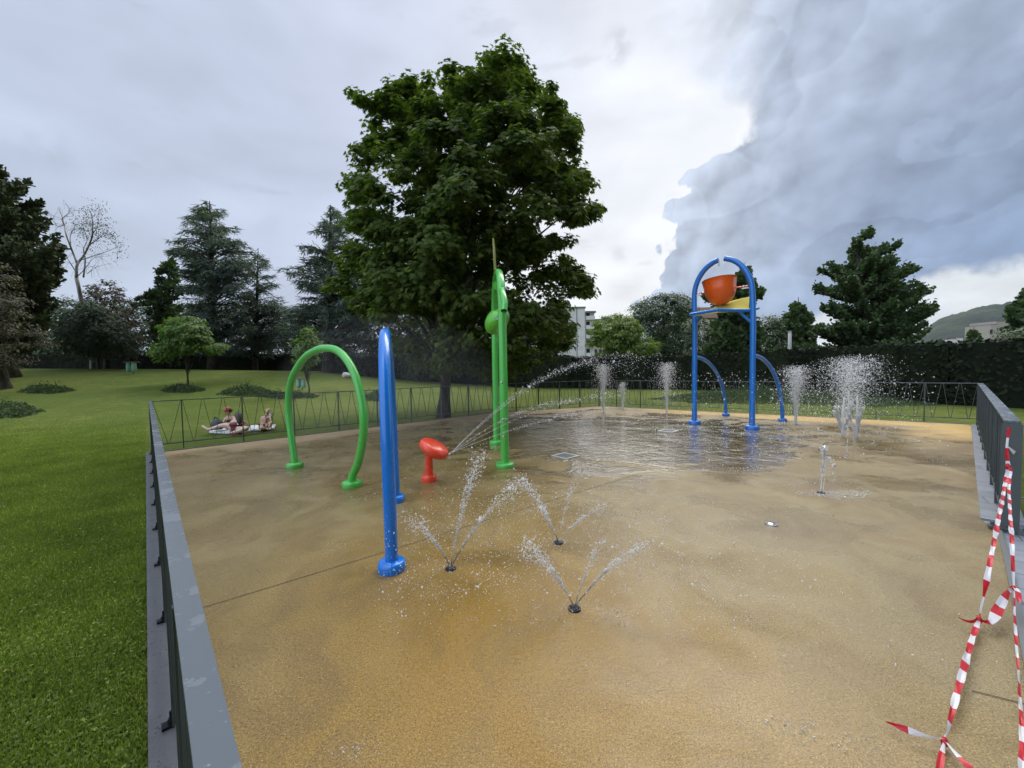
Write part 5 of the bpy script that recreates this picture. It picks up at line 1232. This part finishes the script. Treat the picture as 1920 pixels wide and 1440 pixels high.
def person_b():
    D = DP + .55; g0 = float(hgt(pd(428, 806, D)[0], D)); root = empty('person', (pd(430, 806, D)[0], D, g0))
    tag(root, 'woman in a black bikini top and red cap, sitting and looking down to the left', 'person')
    J = {}; E = []
    def j(k, px, py, r, dd=0): J[k] = (V3(px, py, D + dd), r)
    j('pelvis', 437, 801, .115); j('waist', 435, 795, .095); j('chest', 431.5, 786.5, (.13, .095)); j('neck', 429.5, 779, .045, -.02)
    J['chestL'] = (V3(422, 785.5, D - .02), .048); J['chestR'] = (V3(438.5, 783, D), .05)
    j('hipL', 431, 802, .09, -.06); j('kneeL', 417, 797, .06, -.25); j('ankL', 404, 802, .038, -.1); j('hipR', 440, 803, .09, .1); j('kneeR', 420, 800, .06, .25); j('ankR', 408, 802.5, .038, .35)
    j('elbL', 420, 792.5, .036, -.1); j('wriL', 411.5, 792.5, .026, -.15); j('elbR', 441, 791, .038, -.12); j('wriR', 431, 795, .028, -.25)
    E += [('pelvis', 'waist'), ('waist', 'chest'), ('chest', 'neck'), ('chest', 'chestL'), ('chest', 'chestR'), ('pelvis', 'hipL'), ('hipL', 'kneeL'), ('kneeL', 'ankL'), ('pelvis', 'hipR'), ('hipR', 'kneeR'), ('kneeR', 'ankR'),
          ('chestL', 'elbL'), ('elbL', 'wriL'), ('chestR', 'elbR'), ('elbR', 'wriR')]
    foot(J, E, 'fl', 'ankL', V3(398, 801, D)); foot(J, E, 'fr', 'ankR', V3(402, 801, D + .4)); hand(J, E, 'hl', 'wriL', V3(406, 794, D - .2)); hand(J, E, 'hr', 'wriR', V3(424, 796, D - .3))
    hd = head(J, E, V3(428, 771.8, D - .04), (-.75, -.45, -.5)); skin_mesh('body', J, E, M_skin, root, 'pelvis'); face(root, hd)
    skin_mesh('bikini_top', {'a': (V3(424.5, 789.3, D - .085), .055), 'b': (V3(430, 789.8, D - .10), .05), 'c': (V3(436, 789.2, D - .05), .055)}, [('a', 'b'), ('b', 'c')], M_bk, root, 'a')
    c, f, u, r = hd
    hair(root, [(c + u * .03 - f * .02, .094), (c - f * .05 - u * .01, .085), (c - f * .06 - u * .06, .05)], 'hair', M_hair)
    m = MB(); A = np.stack([np.cross(f, u), f, u], 1); m.lathe([(.103, .045), (.102, .075), (.08, .115), (.04, .135), (0, .14)], c - f * .01, 18, A); m.build('cap', M_capm, root, True)
    # dark bag she reaches for
    b = V3(407, 797, D - .35); r2 = empty('bag', b - (0, 0, .15)); tag(r2, 'small dark grey bag at the knees of the woman in the red cap', 'bag')
    m = MB(); m.lathe([(0, -.13), (.13, -.12), (.17, -.02), (.15, .08), (.10, .14), (.06, .16), (0, .15)], b, 16, np.diag([1, .7, 1])); m.build('pouch', mat('bag_grey', (.06, .07, .08), .7), r2, True)
    m = MB(); m.tube(spline([b + (-.08, 0, .13), b + (-.03, -.02, .23), b + (.05, 0, .13)], 4), .012, 6); m.build('strap', M_bk, r2, True)
def person_c():
    D = float(at(498, 806)[1]); g0 = float(hgt(pd(498, 806, D)[0], D)); root = empty('person', (pd(497, 806, D)[0], D, g0))
    tag(root, 'bare-chested boy in dark swimming trunks sitting on the towel with one knee raised', 'person')
    J = {}; E = []; s = .82
    def j(k, px, py, r, dd=0): J[k] = (V3(px, py, D + dd), r if hasattr(r, '__len__') else r * 1.0)
    j('pelvis', 495, 799.5, .085); j('waist', 495.5, 794, .075); j('chest', 497, 785, (.10, .075)); j('neck', 500, 777.5, .036)
    J['chestL'] = (V3(492, 781.5, D), .042); J['chestR'] = (V3(505, 781, D), .042)
    j('hipL', 491, 801, .068, -.05); j('kneeL', 489.5, 802.5, .052, -.45); j('ankL', 500, 804, .034, -.32)
    j('hipR', 499, 801.5, .066, -.03); j('kneeR', 509.5, 790.5, .048, -.28); j('calfR', 507, 797, .044, -.30); j('ankR', 504, 803.5, .032, -.32)
    j('elbL', 489, 790, .03, -.02); j('wriL', 488.5, 797.5, .022, -.06); j('elbR', 510, 787.5, .03, -.1); j('wriR', 508.5, 781, .022, -.18)
    E += [('pelvis', 'waist'), ('waist', 'chest'), ('chest', 'neck'), ('chest', 'chestL'), ('chest', 'chestR'), ('pelvis', 'hipL'), ('hipL', 'kneeL'), ('kneeL', 'ankL'), ('pelvis', 'hipR'), ('hipR', 'kneeR'), ('kneeR', 'calfR'), ('calfR', 'ankR'),
          ('chestL', 'elbL'), ('elbL', 'wriL'), ('chestR', 'elbR'), ('elbR', 'wriR')]
    foot(J, E, 'fl', 'ankL', V3(508, 805, D - .35), s); foot(J, E, 'fr', 'ankR', V3(511, 805, D - .5), s); hand(J, E, 'hl', 'wriL', V3(488, 802, D - .1), s); hand(J, E, 'hr', 'wriR', V3(508, 776, D - .2), s)
    hd = head(J, E, V3(502, 770.5, D - .03), (.25, -.9, -.2), .92); skin_mesh('body', J, E, M_skin, root, 'pelvis'); face(root, hd, .92)
    c, f, u, r = hd; hair(root, [(c + u * .045 - f * .012, .085), (c - f * .035 + u * .0, .080)], 'hair', M_blond)
    skin_mesh('swim_trunks', {'a': (J['pelvis'][0], .096), 'b': (J['hipL'][0] + np.array([0, 0, .01]), .078), 'c': (J['hipR'][0] + np.array([0, 0, .01]), .076)}, [('a', 'b'), ('a', 'c')], M_bk, root, 'a')
    p = V3(508, 778, D - .24); m = MB(); m.lathe([(0, -.05), (.035, -.05), (.042, .05), (.036, .05), (.03, -.04), (0, -.04)], p, 16); o = m.build('cup', M_shut, None); tag(o, 'white cup held up by the boy in dark trunks', 'cup')
def towel():
    mt = mat('towel', (.72, .72, .70), .9, 0, .1, lambda g_, b, nt: g_.L.new(g_.mix(g_.smooth(g_.noise(g_.mapping(geo_pos(nt), (9, 2, 1)), 2.2, 1), .48, .52), (.75, .75, .74), (.42, .48, .50)), b.inputs['Base Color']))
    for poly, lab in (([(466, 809), (470, 800), (517, 797.5), (514, 805)], 'striped pale towel under the boy in dark trunks'), ([(392, 811), (398, 804.5), (458, 804), (468, 806), (456, 811.5), (425, 812.5)], 'white towel under the woman in the maroon swimsuit')):
        Q = [at(*p) for p in poly]; c = sum(Q) / len(Q); m = MB(); n = 10; a = 0
        ring = [Q[i] * (1 - t) + Q[(i + 1) % len(Q)] * t for i in range(len(Q)) for t in np.linspace(0, 1, 5, endpoint=False)]
        V = [c + (0, 0, .03)]; k = len(ring)
        for s_ in (.5, 1.0):
            for i, q in enumerate(ring): p = c * (1 - s_) + q * s_; V.append(p + (0, 0, .022 + .012 * math.sin(i * 1.9 + s_ * 3)))
        for i, q in enumerate(ring): V.append(q + (0, 0, -.02))
        F_ = [(0, 1 + i, 1 + (i + 1) % k) for i in range(k)]
        for r_ in range(2): F_ += [(1 + r_ * k + i, 1 + (r_ + 1) * k + i, 1 + (r_ + 1) * k + (i + 1) % k, 1 + r_ * k + (i + 1) % k) for i in range(k)]
        m.add(V, F_); tag(m.build('towel', mt, None, True), lab, 'towel')
person_a(); person_b(); person_c(); towel()
# ---------------------------------------------------------------- barrier tape
def fn_tape(c):
    def fn(g_, b, nt):
        p = geo_pos(nt); n = g_.noise(p, 40, 4, .6, .5); bump(g_, b, n, .6, .004)
        t_ = N(nt, 'ShaderNodeBsdfTranslucent'); t_.inputs[0].default_value = (*c, 1); mx = N(nt, 'ShaderNodeMixShader'); mx.inputs[0].default_value = .35
        out = [x for x in nt.nodes if x.type == 'OUTPUT_MATERIAL'][0]; nt.links.new(b.outputs[0], mx.inputs[1]); nt.links.new(t_.outputs[0], mx.inputs[2]); nt.links.new(mx.outputs[0], out.inputs[0])
    return fn
M_tr = mat('tape_red', (.62, .02, .035), .35, 0, .5, fn_tape((.70, .03, .05))); M_tw = mat('tape_white', (.78, .76, .76), .35, 0, .5, fn_tape((.80, .78, .78)))
def ribbon(P, W, roll, name, label, cat='barrier tape', stripe=.115, seed=0, parent=None):
    R = np.random.default_rng(seed); S = spline(P, 14); S = [np.array(s) for s in S]; L = [0]
    for a, b in zip(S[:-1], S[1:]): L.append(L[-1] + np.linalg.norm(b - a))
    n = len(S); tt = np.linspace(0, 1, n); w = .74 * np.interp(tt, np.linspace(0, 1, len(W)), W); ro = np.interp(tt, np.linspace(0, 1, len(roll)), roll)
    # resample so that stripes begin on vertices
    m = MB(); tot = L[-1]; k = max(8, int(tot / (stripe / 5))); u = np.linspace(0, tot, k + 1); Sa = np.array(S)
    Q = np.stack([np.interp(u, L, Sa[:, i]) for i in range(3)], 1); wv = np.interp(u, L, w); rv = np.interp(u, L, ro)
    V = []; T = np.gradient(Q, axis=0)
    for i in range(k + 1):
        t = T[i] / np.linalg.norm(T[i]); v = np.array([0, 0, CH]) - Q[i]; v /= np.linalg.norm(v); s_ = np.cross(t, v); s_ /= np.linalg.norm(s_); nn = np.cross(s_, t)
        c, sn = math.cos(rv[i]), math.sin(rv[i]); sd_ = s_ * c + nn * sn; nd_ = np.cross(t, sd_)
        ww = wv[i] * (1 + .12 * math.sin(u[i] * 31 + seed)); cr = .004 * math.sin(u[i] * 23 + seed)
        cw = .25 * math.sin(u[i] * 9 + seed * 2); ww *= 1 - .35 * abs(math.sin(u[i] * 5.3 + seed)); sd_ = sd_ * math.cos(cw) + np.cross(t, sd_) * math.sin(cw); nd_ = np.cross(t, sd_)
        V += [Q[i] - sd_ * ww, Q[i] + nd_ * (.004 + cr), Q[i] + sd_ * ww, Q[i] - nd_ * (.0006 - cr - .0034)]
    F_ = []; Mi = []
    for i in range(k):
        for j in range(4):
            F_.append((i * 4 + j, i * 4 + (j + 1) % 4, i * 4 + 4 + (j + 1) % 4, i * 4 + 4 + j)); Mi.append(int(u[i] / stripe + seed * .37) % 2)
    m.add(V, F_); o = raw_mesh(name, np.array(m.V), m.F, [M_tr, M_tw], parent, False, Mi); 
    if parent is None: tag(o, label, cat)
    return o
e0 = np.array([4.72, 3.66, .96])
kn = pd(1890, 874, 3.60); k1 = at(1836, 1162, .05); k2 = at(1771, 1391, .03); bt = at(1756, 1480, .02)
r0 = empty('barrier_tape', tuple(kn)); tag(r0, 'red and white striped tape slanting down left from the fence end to the floor', 'barrier tape')
def rb(*a, **k): return ribbon(*a, parent=r0, **k)
rb([pd(1892, 802, 3.64), pd(1888, 838, 3.62), kn], [.020, .017, .026], [0, .3, 0], 'strip', '', seed=1)
rb([kn, kn * .88 + k1 * .12 + (.0, 0, -.03), at(1861, 1030, .36), k1], [.022, .020, .022, .022, .008], [.2, .1, .4, .1, 1.0], 'strip', '', seed=2)
rb([k1, at(1822, 1200, .05), at(1797, 1290, .05), k2], [.012, .024, .022, .024, .006], [.3, 0, .2, .1, 1.1], 'strip', '', seed=3)
rb([k2, at(1765, 1420, .03), bt], [.008, .020, .022], [.8, .2, 0], 'strip', '', seed=4)
rb([k1 + (0, 0, .01), at(1822, 1166, .06), at(1808, 1163, .05), at(1795, 1157, .05)], [.010, .014, .010, .003], [.9, .8, .6, .5], 'loose_end', '', seed=6, stripe=.3)
rb([k2 + (0, 0, .01), at(1735, 1380, .04), at(1700, 1368, .04), at(1661, 1353, .03)], [.006, .014, .022, .003], [1.2, .8, .2, .2], 'loose_end', '', seed=3, stripe=.11)
rb([k2 + (0, 0, .008), at(1792, 1412, .04), at(1815, 1436, .04), at(1840, 1462, .03)], [.006, .014, .018, .018], [1.1, .7, .3, .2], 'loose_end', '', seed=9, stripe=.09)
for q, s in ((kn, .028), (k1, .024), (k2, .02)):
    m = MB(); m.lathe([(0, -.9 * s), (s * .6, -.6 * s), (s * .8, 0), (s * .5, .7 * s), (0, .9 * s)], q, 7, np.array([[1, .3, 0], [0, .8, .2], [.2, 0, 1]])); m.build('knot', M_tr, r0)
r1 = empty('barrier_tape', tuple(kn)); tag(r1, 'red and white striped tape hanging along the right picture edge, nearly vertical', 'barrier tape')
q1 = at(1901, 1103, .14)
ribbon([kn + (.01, -.01, 0), kn * .8 + q1 * .2 + (0, 0, -.02), at(1897, 1010, .38), q1], [.020, .022, .018, .022, .010], [.5, .2, .5, .3, 1], 'strip', '', seed=12, parent=r1)
ribbon([q1, at(1904, 1180, .10), at(1911, 1280, .06), at(1916, 1370, .05), at(1920, 1470, .04)], [.008, .014, .010, .016, .020], [1, .6, .9, .4, .3], 'strip', '', seed=13, parent=r1)
ribbon([q1, at(1889, 1112, .14), at(1873, 1140, .10), at(1857, 1166, .07), k1], [.014, .030, .036, .030, .008], [.9, .3, 0, .2, 1.1], 'link', '', seed=14, parent=r1, stripe=.10)
ribbon([q1 + (0, 0, .01), at(1908, 1108, .15), at(1911, 1128, .13)], [.012, .024, .012], [.4, .3, .2], 'loose_end', '', seed=15, parent=r1)
m = MB(); m.lathe([(0, -.02), (.014, -.012), (.02, 0), (.012, .014), (0, .02)], q1, 7); m.build('knot', M_tr, r1)
ribbon([pd(1891, 838, 3.63), pd(1900, 849, 3.60), pd(1912, 848, 3.8), pd(1960, 850, 4.2)], [.010, .022, .018, .018], [.6, .2, .1, 0], 'barrier_tape', 'short white stretch of barrier tape leading right from the fence end', seed=21, stripe=.9)
# ---------------------------------------------------------------- water jets and drops
def fn_water(fac):
    def fn(g_, b, nt):
        b.inputs['Transmission Weight'].default_value = 1.0; b.inputs['IOR'].default_value = 1.33
        d = N(nt, 'ShaderNodeBsdfDiffuse'); d.inputs[0].default_value = (.95, .96, .97, 1); t = N(nt, 'ShaderNodeBsdfTranslucent'); t.inputs[0].default_value = (.95, .96, .97, 1)
        a = N(nt, 'ShaderNodeMixShader'); a.inputs[0].default_value = .5; nt.links.new(d.outputs[0], a.inputs[1]); nt.links.new(t.outputs[0], a.inputs[2])
        mx = N(nt, 'ShaderNodeMixShader'); mx.inputs[0].default_value = fac; out = [n for n in nt.nodes if n.type == 'OUTPUT_MATERIAL'][0]
        nt.links.new(b.outputs[0], mx.inputs[1]); nt.links.new(a.outputs[0], mx.inputs[2]); nt.links.new(mx.outputs[0], out.inputs[0])
    return fn
M_water = mat('water_clear', (1, 1, 1), .03, 0, .5, fn_water(.10)); M_foam = mat('water_foam', (1, 1, 1), .08, 0, .5, fn_water(.70))
OCT = (np.array([(1, 0, 0), (-1, 0, 0), (0, 1, 0), (0, -1, 0), (0, 0, 1), (0, 0, -1)], float), np.array([(0, 2, 4), (2, 1, 4), (1, 3, 4), (3, 0, 4), (2, 0, 5), (1, 2, 5), (3, 1, 5), (0, 3, 5)]))
def drops(P, S, R, stretch=None):
    n = len(P); A = np.stack([rand_unit(n, R) for _ in range(3)], 1)
    sc = R.uniform(.6, 1.5, (n, 3)); T = OCT[0][None, :, :] * sc[:, None, :]
    V = np.einsum('nkj,nji->nki', T, A * .8 + np.eye(3)[None] * .6)
    if stretch is not None: V = V + stretch[:, None, :] * (V @ np.array([0, 0, 1.0]))[:, :, None]
    V = P[:, None, :] + V * S[:, None, None]
    F_ = (np.arange(n)[:, None, None] * 6 + OCT[1][None]).reshape(-1, 3); return V.reshape(-1, 3), F_
class Water:
    def __init__(s, seed): s.R = np.random.default_rng(seed); s.P = []; s.S = []; s.t = MB()
    def stream(s, b, t, r=.007, n=160, spread=.06, smax=1.35, solid=.45, dsz=.006, wob=.004, sheet=0, k=.4):
        n = int(n * 2.2); spread *= .8; dsz *= .72
        b = np.array(b, float); t = np.array(t, float); d = t - b; R = s.R
        def p(q): return b + np.array([d[0] * q, d[1] * q, d[2] * ((1 + k) * q - k * q * q)])
        if solid > 0:
            for sg in ((-1, -.4, .5, 1) if sheet > .01 else (-.6, .6) if sheet else (0,)):
                side = np.cross(d, [0, 1.0, 0]); side /= np.linalg.norm(side) + 1e-6
                Q = [p(q) + side * sg * sheet * q + R.normal(size=3) * wob * q * 2 for q in np.linspace(0, solid, 22)]
                s.t.tube(Q, [r * .62 * (.7 + .5 * R.random()) * (1 - .45 * i / 21) for i in range(22)], 6)
        q = R.beta(1.9, 1.6, n) * smax if solid > 0 else R.random(n) * smax; q = np.maximum(q, solid * .4)
        pp = np.array([p(x) for x in q]) + R.normal(size=(n, 3)) * (spread * np.clip(q - solid * .3, .03, 2) ** 1.2)[:, None]
        if sheet: pp += np.outer(R.uniform(-1, 1, n) * sheet * np.clip(q, 0, .7), np.cross(d, [0, 1.0, 0]) / (np.linalg.norm(d) + 1e-6))
        kk = pp[:, 2] > .004; s.P.append(pp[kk]); s.S.append(R.lognormal(0, .42, kk.sum()) * dsz * 1.28)
    def plume(s, b, h, w, n, dsz, core=.05):
        n = int(n * 1.5); dsz *= .72; w *= .8
        R = s.R; b = np.array(b, float); vz = np.sqrt(R.beta(4, 1.6, n)) ; q = R.uniform(0.02, 1.9, n); z = h * vz * (2 * q - q * q) ; lat = R.normal(size=(n, 2)) * w * .62 * (q ** 1.2)[:, None] * .8
        P = np.c_[b[0] + lat[:, 0] + R.normal(size=n) * core * .2, b[1] + lat[:, 1], z]; k = (P[:, 2] > .01) & ((q < 1.15) | (R.random(n) < .45))
        s.P.append(P[k]); s.S.append(R.lognormal(0, .3, k.sum()) * dsz)
        s.t.tube([b + np.array([R.normal() * .01, 0, h * .5 * i / 12]) for i in range(13)], [core * .35 * (1 - .5 * i / 12) for i in range(13)], 6)
    def splash(s, px, py, rx, ry, n, dsz=.004, hmax=.02):
        n = int(n * 1.7); dsz *= .55; rx *= 1.3; ry *= 1.3
        R = s.R; c = at(px, py, 0.0); th = R.uniform(0, 6.28, n); r = np.sqrt(R.random(n)) * (1 + .25 * np.sin(th * 3)); P = np.c_[c[0] + rx * r * np.cos(th), c[1] + ry * r * np.sin(th), np.abs(R.normal(size=n)) * hmax + .003]
        s.P.append(P); s.S.append(R.lognormal(0, .35, n) * dsz)
    def cloud(s, x0, x1, y0, y1, z1, n, dsz):
        n = int(n * 1.3); dsz *= .75
        R = s.R; s.P.append(np.c_[R.uniform(x0, x1, n), R.uniform(y0, y1, n), R.random(n) ** 1.4 * z1 + .01]); s.S.append(R.lognormal(0, .35, n) * dsz)
    def build(s, name, label, mt, cat='water jet', group=None, tube_mt=None):
        P = np.vstack(s.P); S = np.concatenate(s.S); V, F_ = drops(P, S, s.R)
        if s.t.n:
            root = empty(name, P[P[:, 2].argmin()]); tag(root, label, cat, group)
            raw_mesh('drops', V, F_, mt, root, True)['kind'] = 'stuff'; s.t.build('stream', tube_mt or M_water, root, True); return root
        o = raw_mesh(name, V, F_, mt, None, True); tag(o, label, cat, group, 'stuff'); return o
gj = 'water jets rising from floor nozzles'
w = Water(101); b = G2(845, 1066) + (0, 0, .01)
w.stream(b, pd(786, 985, 3.1), .007, 260, .045, 1.45, .5, .0042, .004, .012); w.stream(b, pd(895, 868, 3.25), .006, 420, .045, 1.25, .35, .0045, .004, .035); w.stream(b, pd(948, 928, 3.2), .007, 300, .045, 1.35, .5, .0042, .005, .012)
w.splash(845, 1066, .09, .06, 60, .004); w.build('water_jet', 'three-armed water jet right of the blue arch base', M_foam, group=gj)
w = Water(102); b = G2(1047, 1017) + (0, 0, .01)
w.stream(b, pd(985, 908, 3.6), .008, 330, .05, 1.3, .45, .0045, .006, .030); w.stream(b, pd(1073, 912, 3.7), .004, 120, .03, 1.2, .4, .004); w.stream(b, pd(1118, 955, 3.65), .005, 170, .03, 1.3, .5, .004, .006, .01); w.stream(b, pd(1010, 950, 3.5), .006, 160, .05, 1.1, .5, .004)
w.splash(1047, 1017, .09, .06, 60, .004); w.build('water_jet', 'three-armed water jet straight behind the nearest jet', M_foam, group=gj)
w = Water(103); b = G2(1077, 1141) + (0, 0, .01)
w.stream(b, pd(1003, 1035, 2.6), .006, 420, .050, 1.35, .55, .0038, .005, .022); w.stream(b, pd(1190, 1030, 2.6), .006, 260, .035, 1.3, .55, .0038, .005, .016); w.stream(b, pd(1128, 1015, 2.65), .004, 150, .03, 1.15, .5, .0035, .005, .014)
w.splash(1077, 1141, .07, .05, 70, .0035); w.build('water_jet', 'nearest V-shaped water jet in the foreground', M_foam, group=gj)
w = Water(104); b = G2(1539, 923) + (0, 0, .01)
w.stream(b, pd(1546, 842, 4.9), .010, 120, .012, 1.0, .95, .008, .003, .006); w.stream(b + (.03, 0, 0), pd(1553, 858, 4.85), .004, 110, .02, 1.9, .5, .006, .003, 0, 1.0); w.splash(1543, 838, .0, .0, 1)
p = pd(1545, 842, 4.9); w.P.append(p + w.R.normal(size=(60, 3)) * (.018, .018, .03)); w.S.append(np.full(60, .011))
w.splash(1570, 928, .36, .11, 520, .0065, .014); w.build('water_jet', 'lone short jet with a bulging white top on the right of the pad', M_foam, group=gj, tube_mt=M_foam)
far = [(1131, 773, 92, .34, 5200, .0095, 'tall misty plume at the far corner of the pad'), (1168, 767, 52, .17, 1700, .010, 'short thin jet just right of the far corner plume'), (1250, 774, 96, .36, 5200, .0092, 'tall misty plume just left of the bucket tower'),
       (1492, 795, 112, .40, 5600, .0095, 'misty plume just right of the rear struts of the bucket tower')]
for i, (px, py, hp, wd, n, ds, lab) in enumerate(far):
    b = G2(px, py); h = hp / F * b[1]; w = Water(110 + i); w.plume(b, h, wd, n, ds, .09); w.splash(px, py, .35, .2, 120, .009); w.build('water_jet', lab, M_foam, group=gj, tube_mt=M_foam)
w = Water(120)
for px, py, hp, wd in ((1580, 819, 150, .50), (1606, 822, 160, .42), (1590, 800, 135, .40)):
    b = G2(px, py); w.plume(b, hp / F * b[1], wd * 1.5, 3600, .0085, .08)
    for k in range(3): w.stream(b, b + (w.R.normal() * .12, 0, .45 + .1 * k), .011, 160, .03, 1.1, .7, .010)
w.splash(1600, 812, .8, .35, 500, .008); w.build('water_jet', 'largest white plume cluster on the right of the pad', M_foam, group=gj, tube_mt=M_foam)
w = Water(121); b = G2(1605, 860); w.stream(b, pd(1597, 790, b[1]), .008, 90, .012, 1.0, .9, .007); w.stream(G2(1588, 862), pd(1590, 800, 6.6), .0, 60, .010, 1.0, 0, .007); w.build('water_jet', 'thin falling water thread in front of the largest plume cluster', M_foam, group=gj)
# thin jets of the red cannon
w = Water(130)
for i, (px, py, Dt, n) in enumerate([(1120, 680, 8.0, 430), (1160, 668, 8.4, 380), (1130, 742, 7.8, 260), (1060, 752, 7.2, 220), (1110, 772, 7.6, 220)]):
    w.stream(CAN + np.array([.03, (i - 2) * .016, .012]), pd(px, py, Dt), .0052, n, .10 if i < 2 else .05, 1.25 if i > 1 else 1.5, .30, .0058, .003, 0, 1.0)
w.build('cannon_jet', 'bundle of thin water jets shot to the right by the red cannon', M_foam, 'water jet', tube_mt=M_foam)
# loose drops in the air and on the floor
w = Water(140); w.cloud(-.9, 1.5, 2.3, 4.6, .35, 4200, .0044); w.cloud(1.3, 2.4, 2.6, 5.0, .10, 500, .0042); w.cloud(3.2, 7.0, 6.0, 10.5, 1.5, 1500, .0085); w.cloud(-1.8, 0, 4.2, 7.5, .5, 300, .006); w.cloud(-1.3, -.7, 2.9, 3.4, .4, 60, .003)
w.splash(870, 915, .5, .45, 150, .0045, .15); w.cloud(-1.1, -.85, 2.85, 3.1, .5, 60, .0042); w.cloud(.9, 2.6, 2.0, 3.4, .06, 160, .004)
w.build('loose_drops', 'scattered water drops in the air above the jets', M_foam, 'water drops')
w = Water(141)
for a in [(925, 1085, .17, .06, 90), (1155, 1155, .12, .07, 90), (840, 1110, .2, .08, 60), (630, 1025, .14, .06, 40), (670, 1415, .09, .05, 60), (1480, 1365, .09, .05, 60), (1410, 1165, .1, .05, 40), (1570, 1390, .08, .03, 30), (1310, 1060, .3, .2, 60),
          (1130, 940, .2, .1, 60), (1480, 905, .5, .12, 140), (1390, 880, .4, .1, 100), (1640, 803, .7, .16, 300), (1700, 826, .8, .16, 260), (1250, 1050, .3, .3, 50), (700, 930, .25, .2, 70), (1160, 1200, .5, .4, 60)]:
    w.splash(*a, dsz=.0042 if a[1] > 1000 else .006, hmax=.006)
w.cloud(-1.6, 3.0, 1.5, 6.0, .01, 700, .0026)
w.build('splash_drops', 'small splashes of water dancing on the pad floor', M_foam, 'water drops')
# fine mist drifting behind the hoop
mv = bpy.data.materials.new('mist'); mv.use_nodes = True; nt = mv.node_tree; nt.nodes.clear(); v = N(nt, 'ShaderNodeVolumePrincipled'); v.inputs['Density'].default_value = .016; v.inputs['Color'].default_value = (.95, .96, .97, 1)
o_ = N(nt, 'ShaderNodeOutputMaterial'); nt.links.new(v.outputs[0], o_.inputs['Volume'])
bm = bmesh.new(); bmesh.ops.create_icosphere(bm, subdivisions=3, radius=1); me = bpy.data.meshes.new('mist')
for vv in bm.verts: vv.co = Vector((vv.co.x * 1.75, vv.co.y * 1.55, vv.co.z * 1.25))
bm.to_mesh(me); bm.free(); me.materials.append(mv); o = bpy.data.objects.new('mist', me); o.location = (-1.9, 6.3, 1.3); COL.objects.link(o); tag(o, 'thin spray mist drifting between the green hoop and the blue arch', 'mist', kind='stuff')

# ---------------------------------------------------------------- air
hz = bpy.data.materials.new('haze'); hz.use_nodes = True; nt = hz.node_tree; nt.nodes.clear(); v = N(nt, 'ShaderNodeVolumePrincipled'); v.inputs['Density'].default_value = .00007; v.inputs['Color'].default_value = (.80, .88, 1.0, 1)
o_ = N(nt, 'ShaderNodeOutputMaterial'); nt.links.new(v.outputs[0], o_.inputs['Volume'])
m = MB(); m.box((-2450, -450, -1.6), (2450, 2450, 215)); o = m.build('haze', hz); tag(o, kind='stuff')
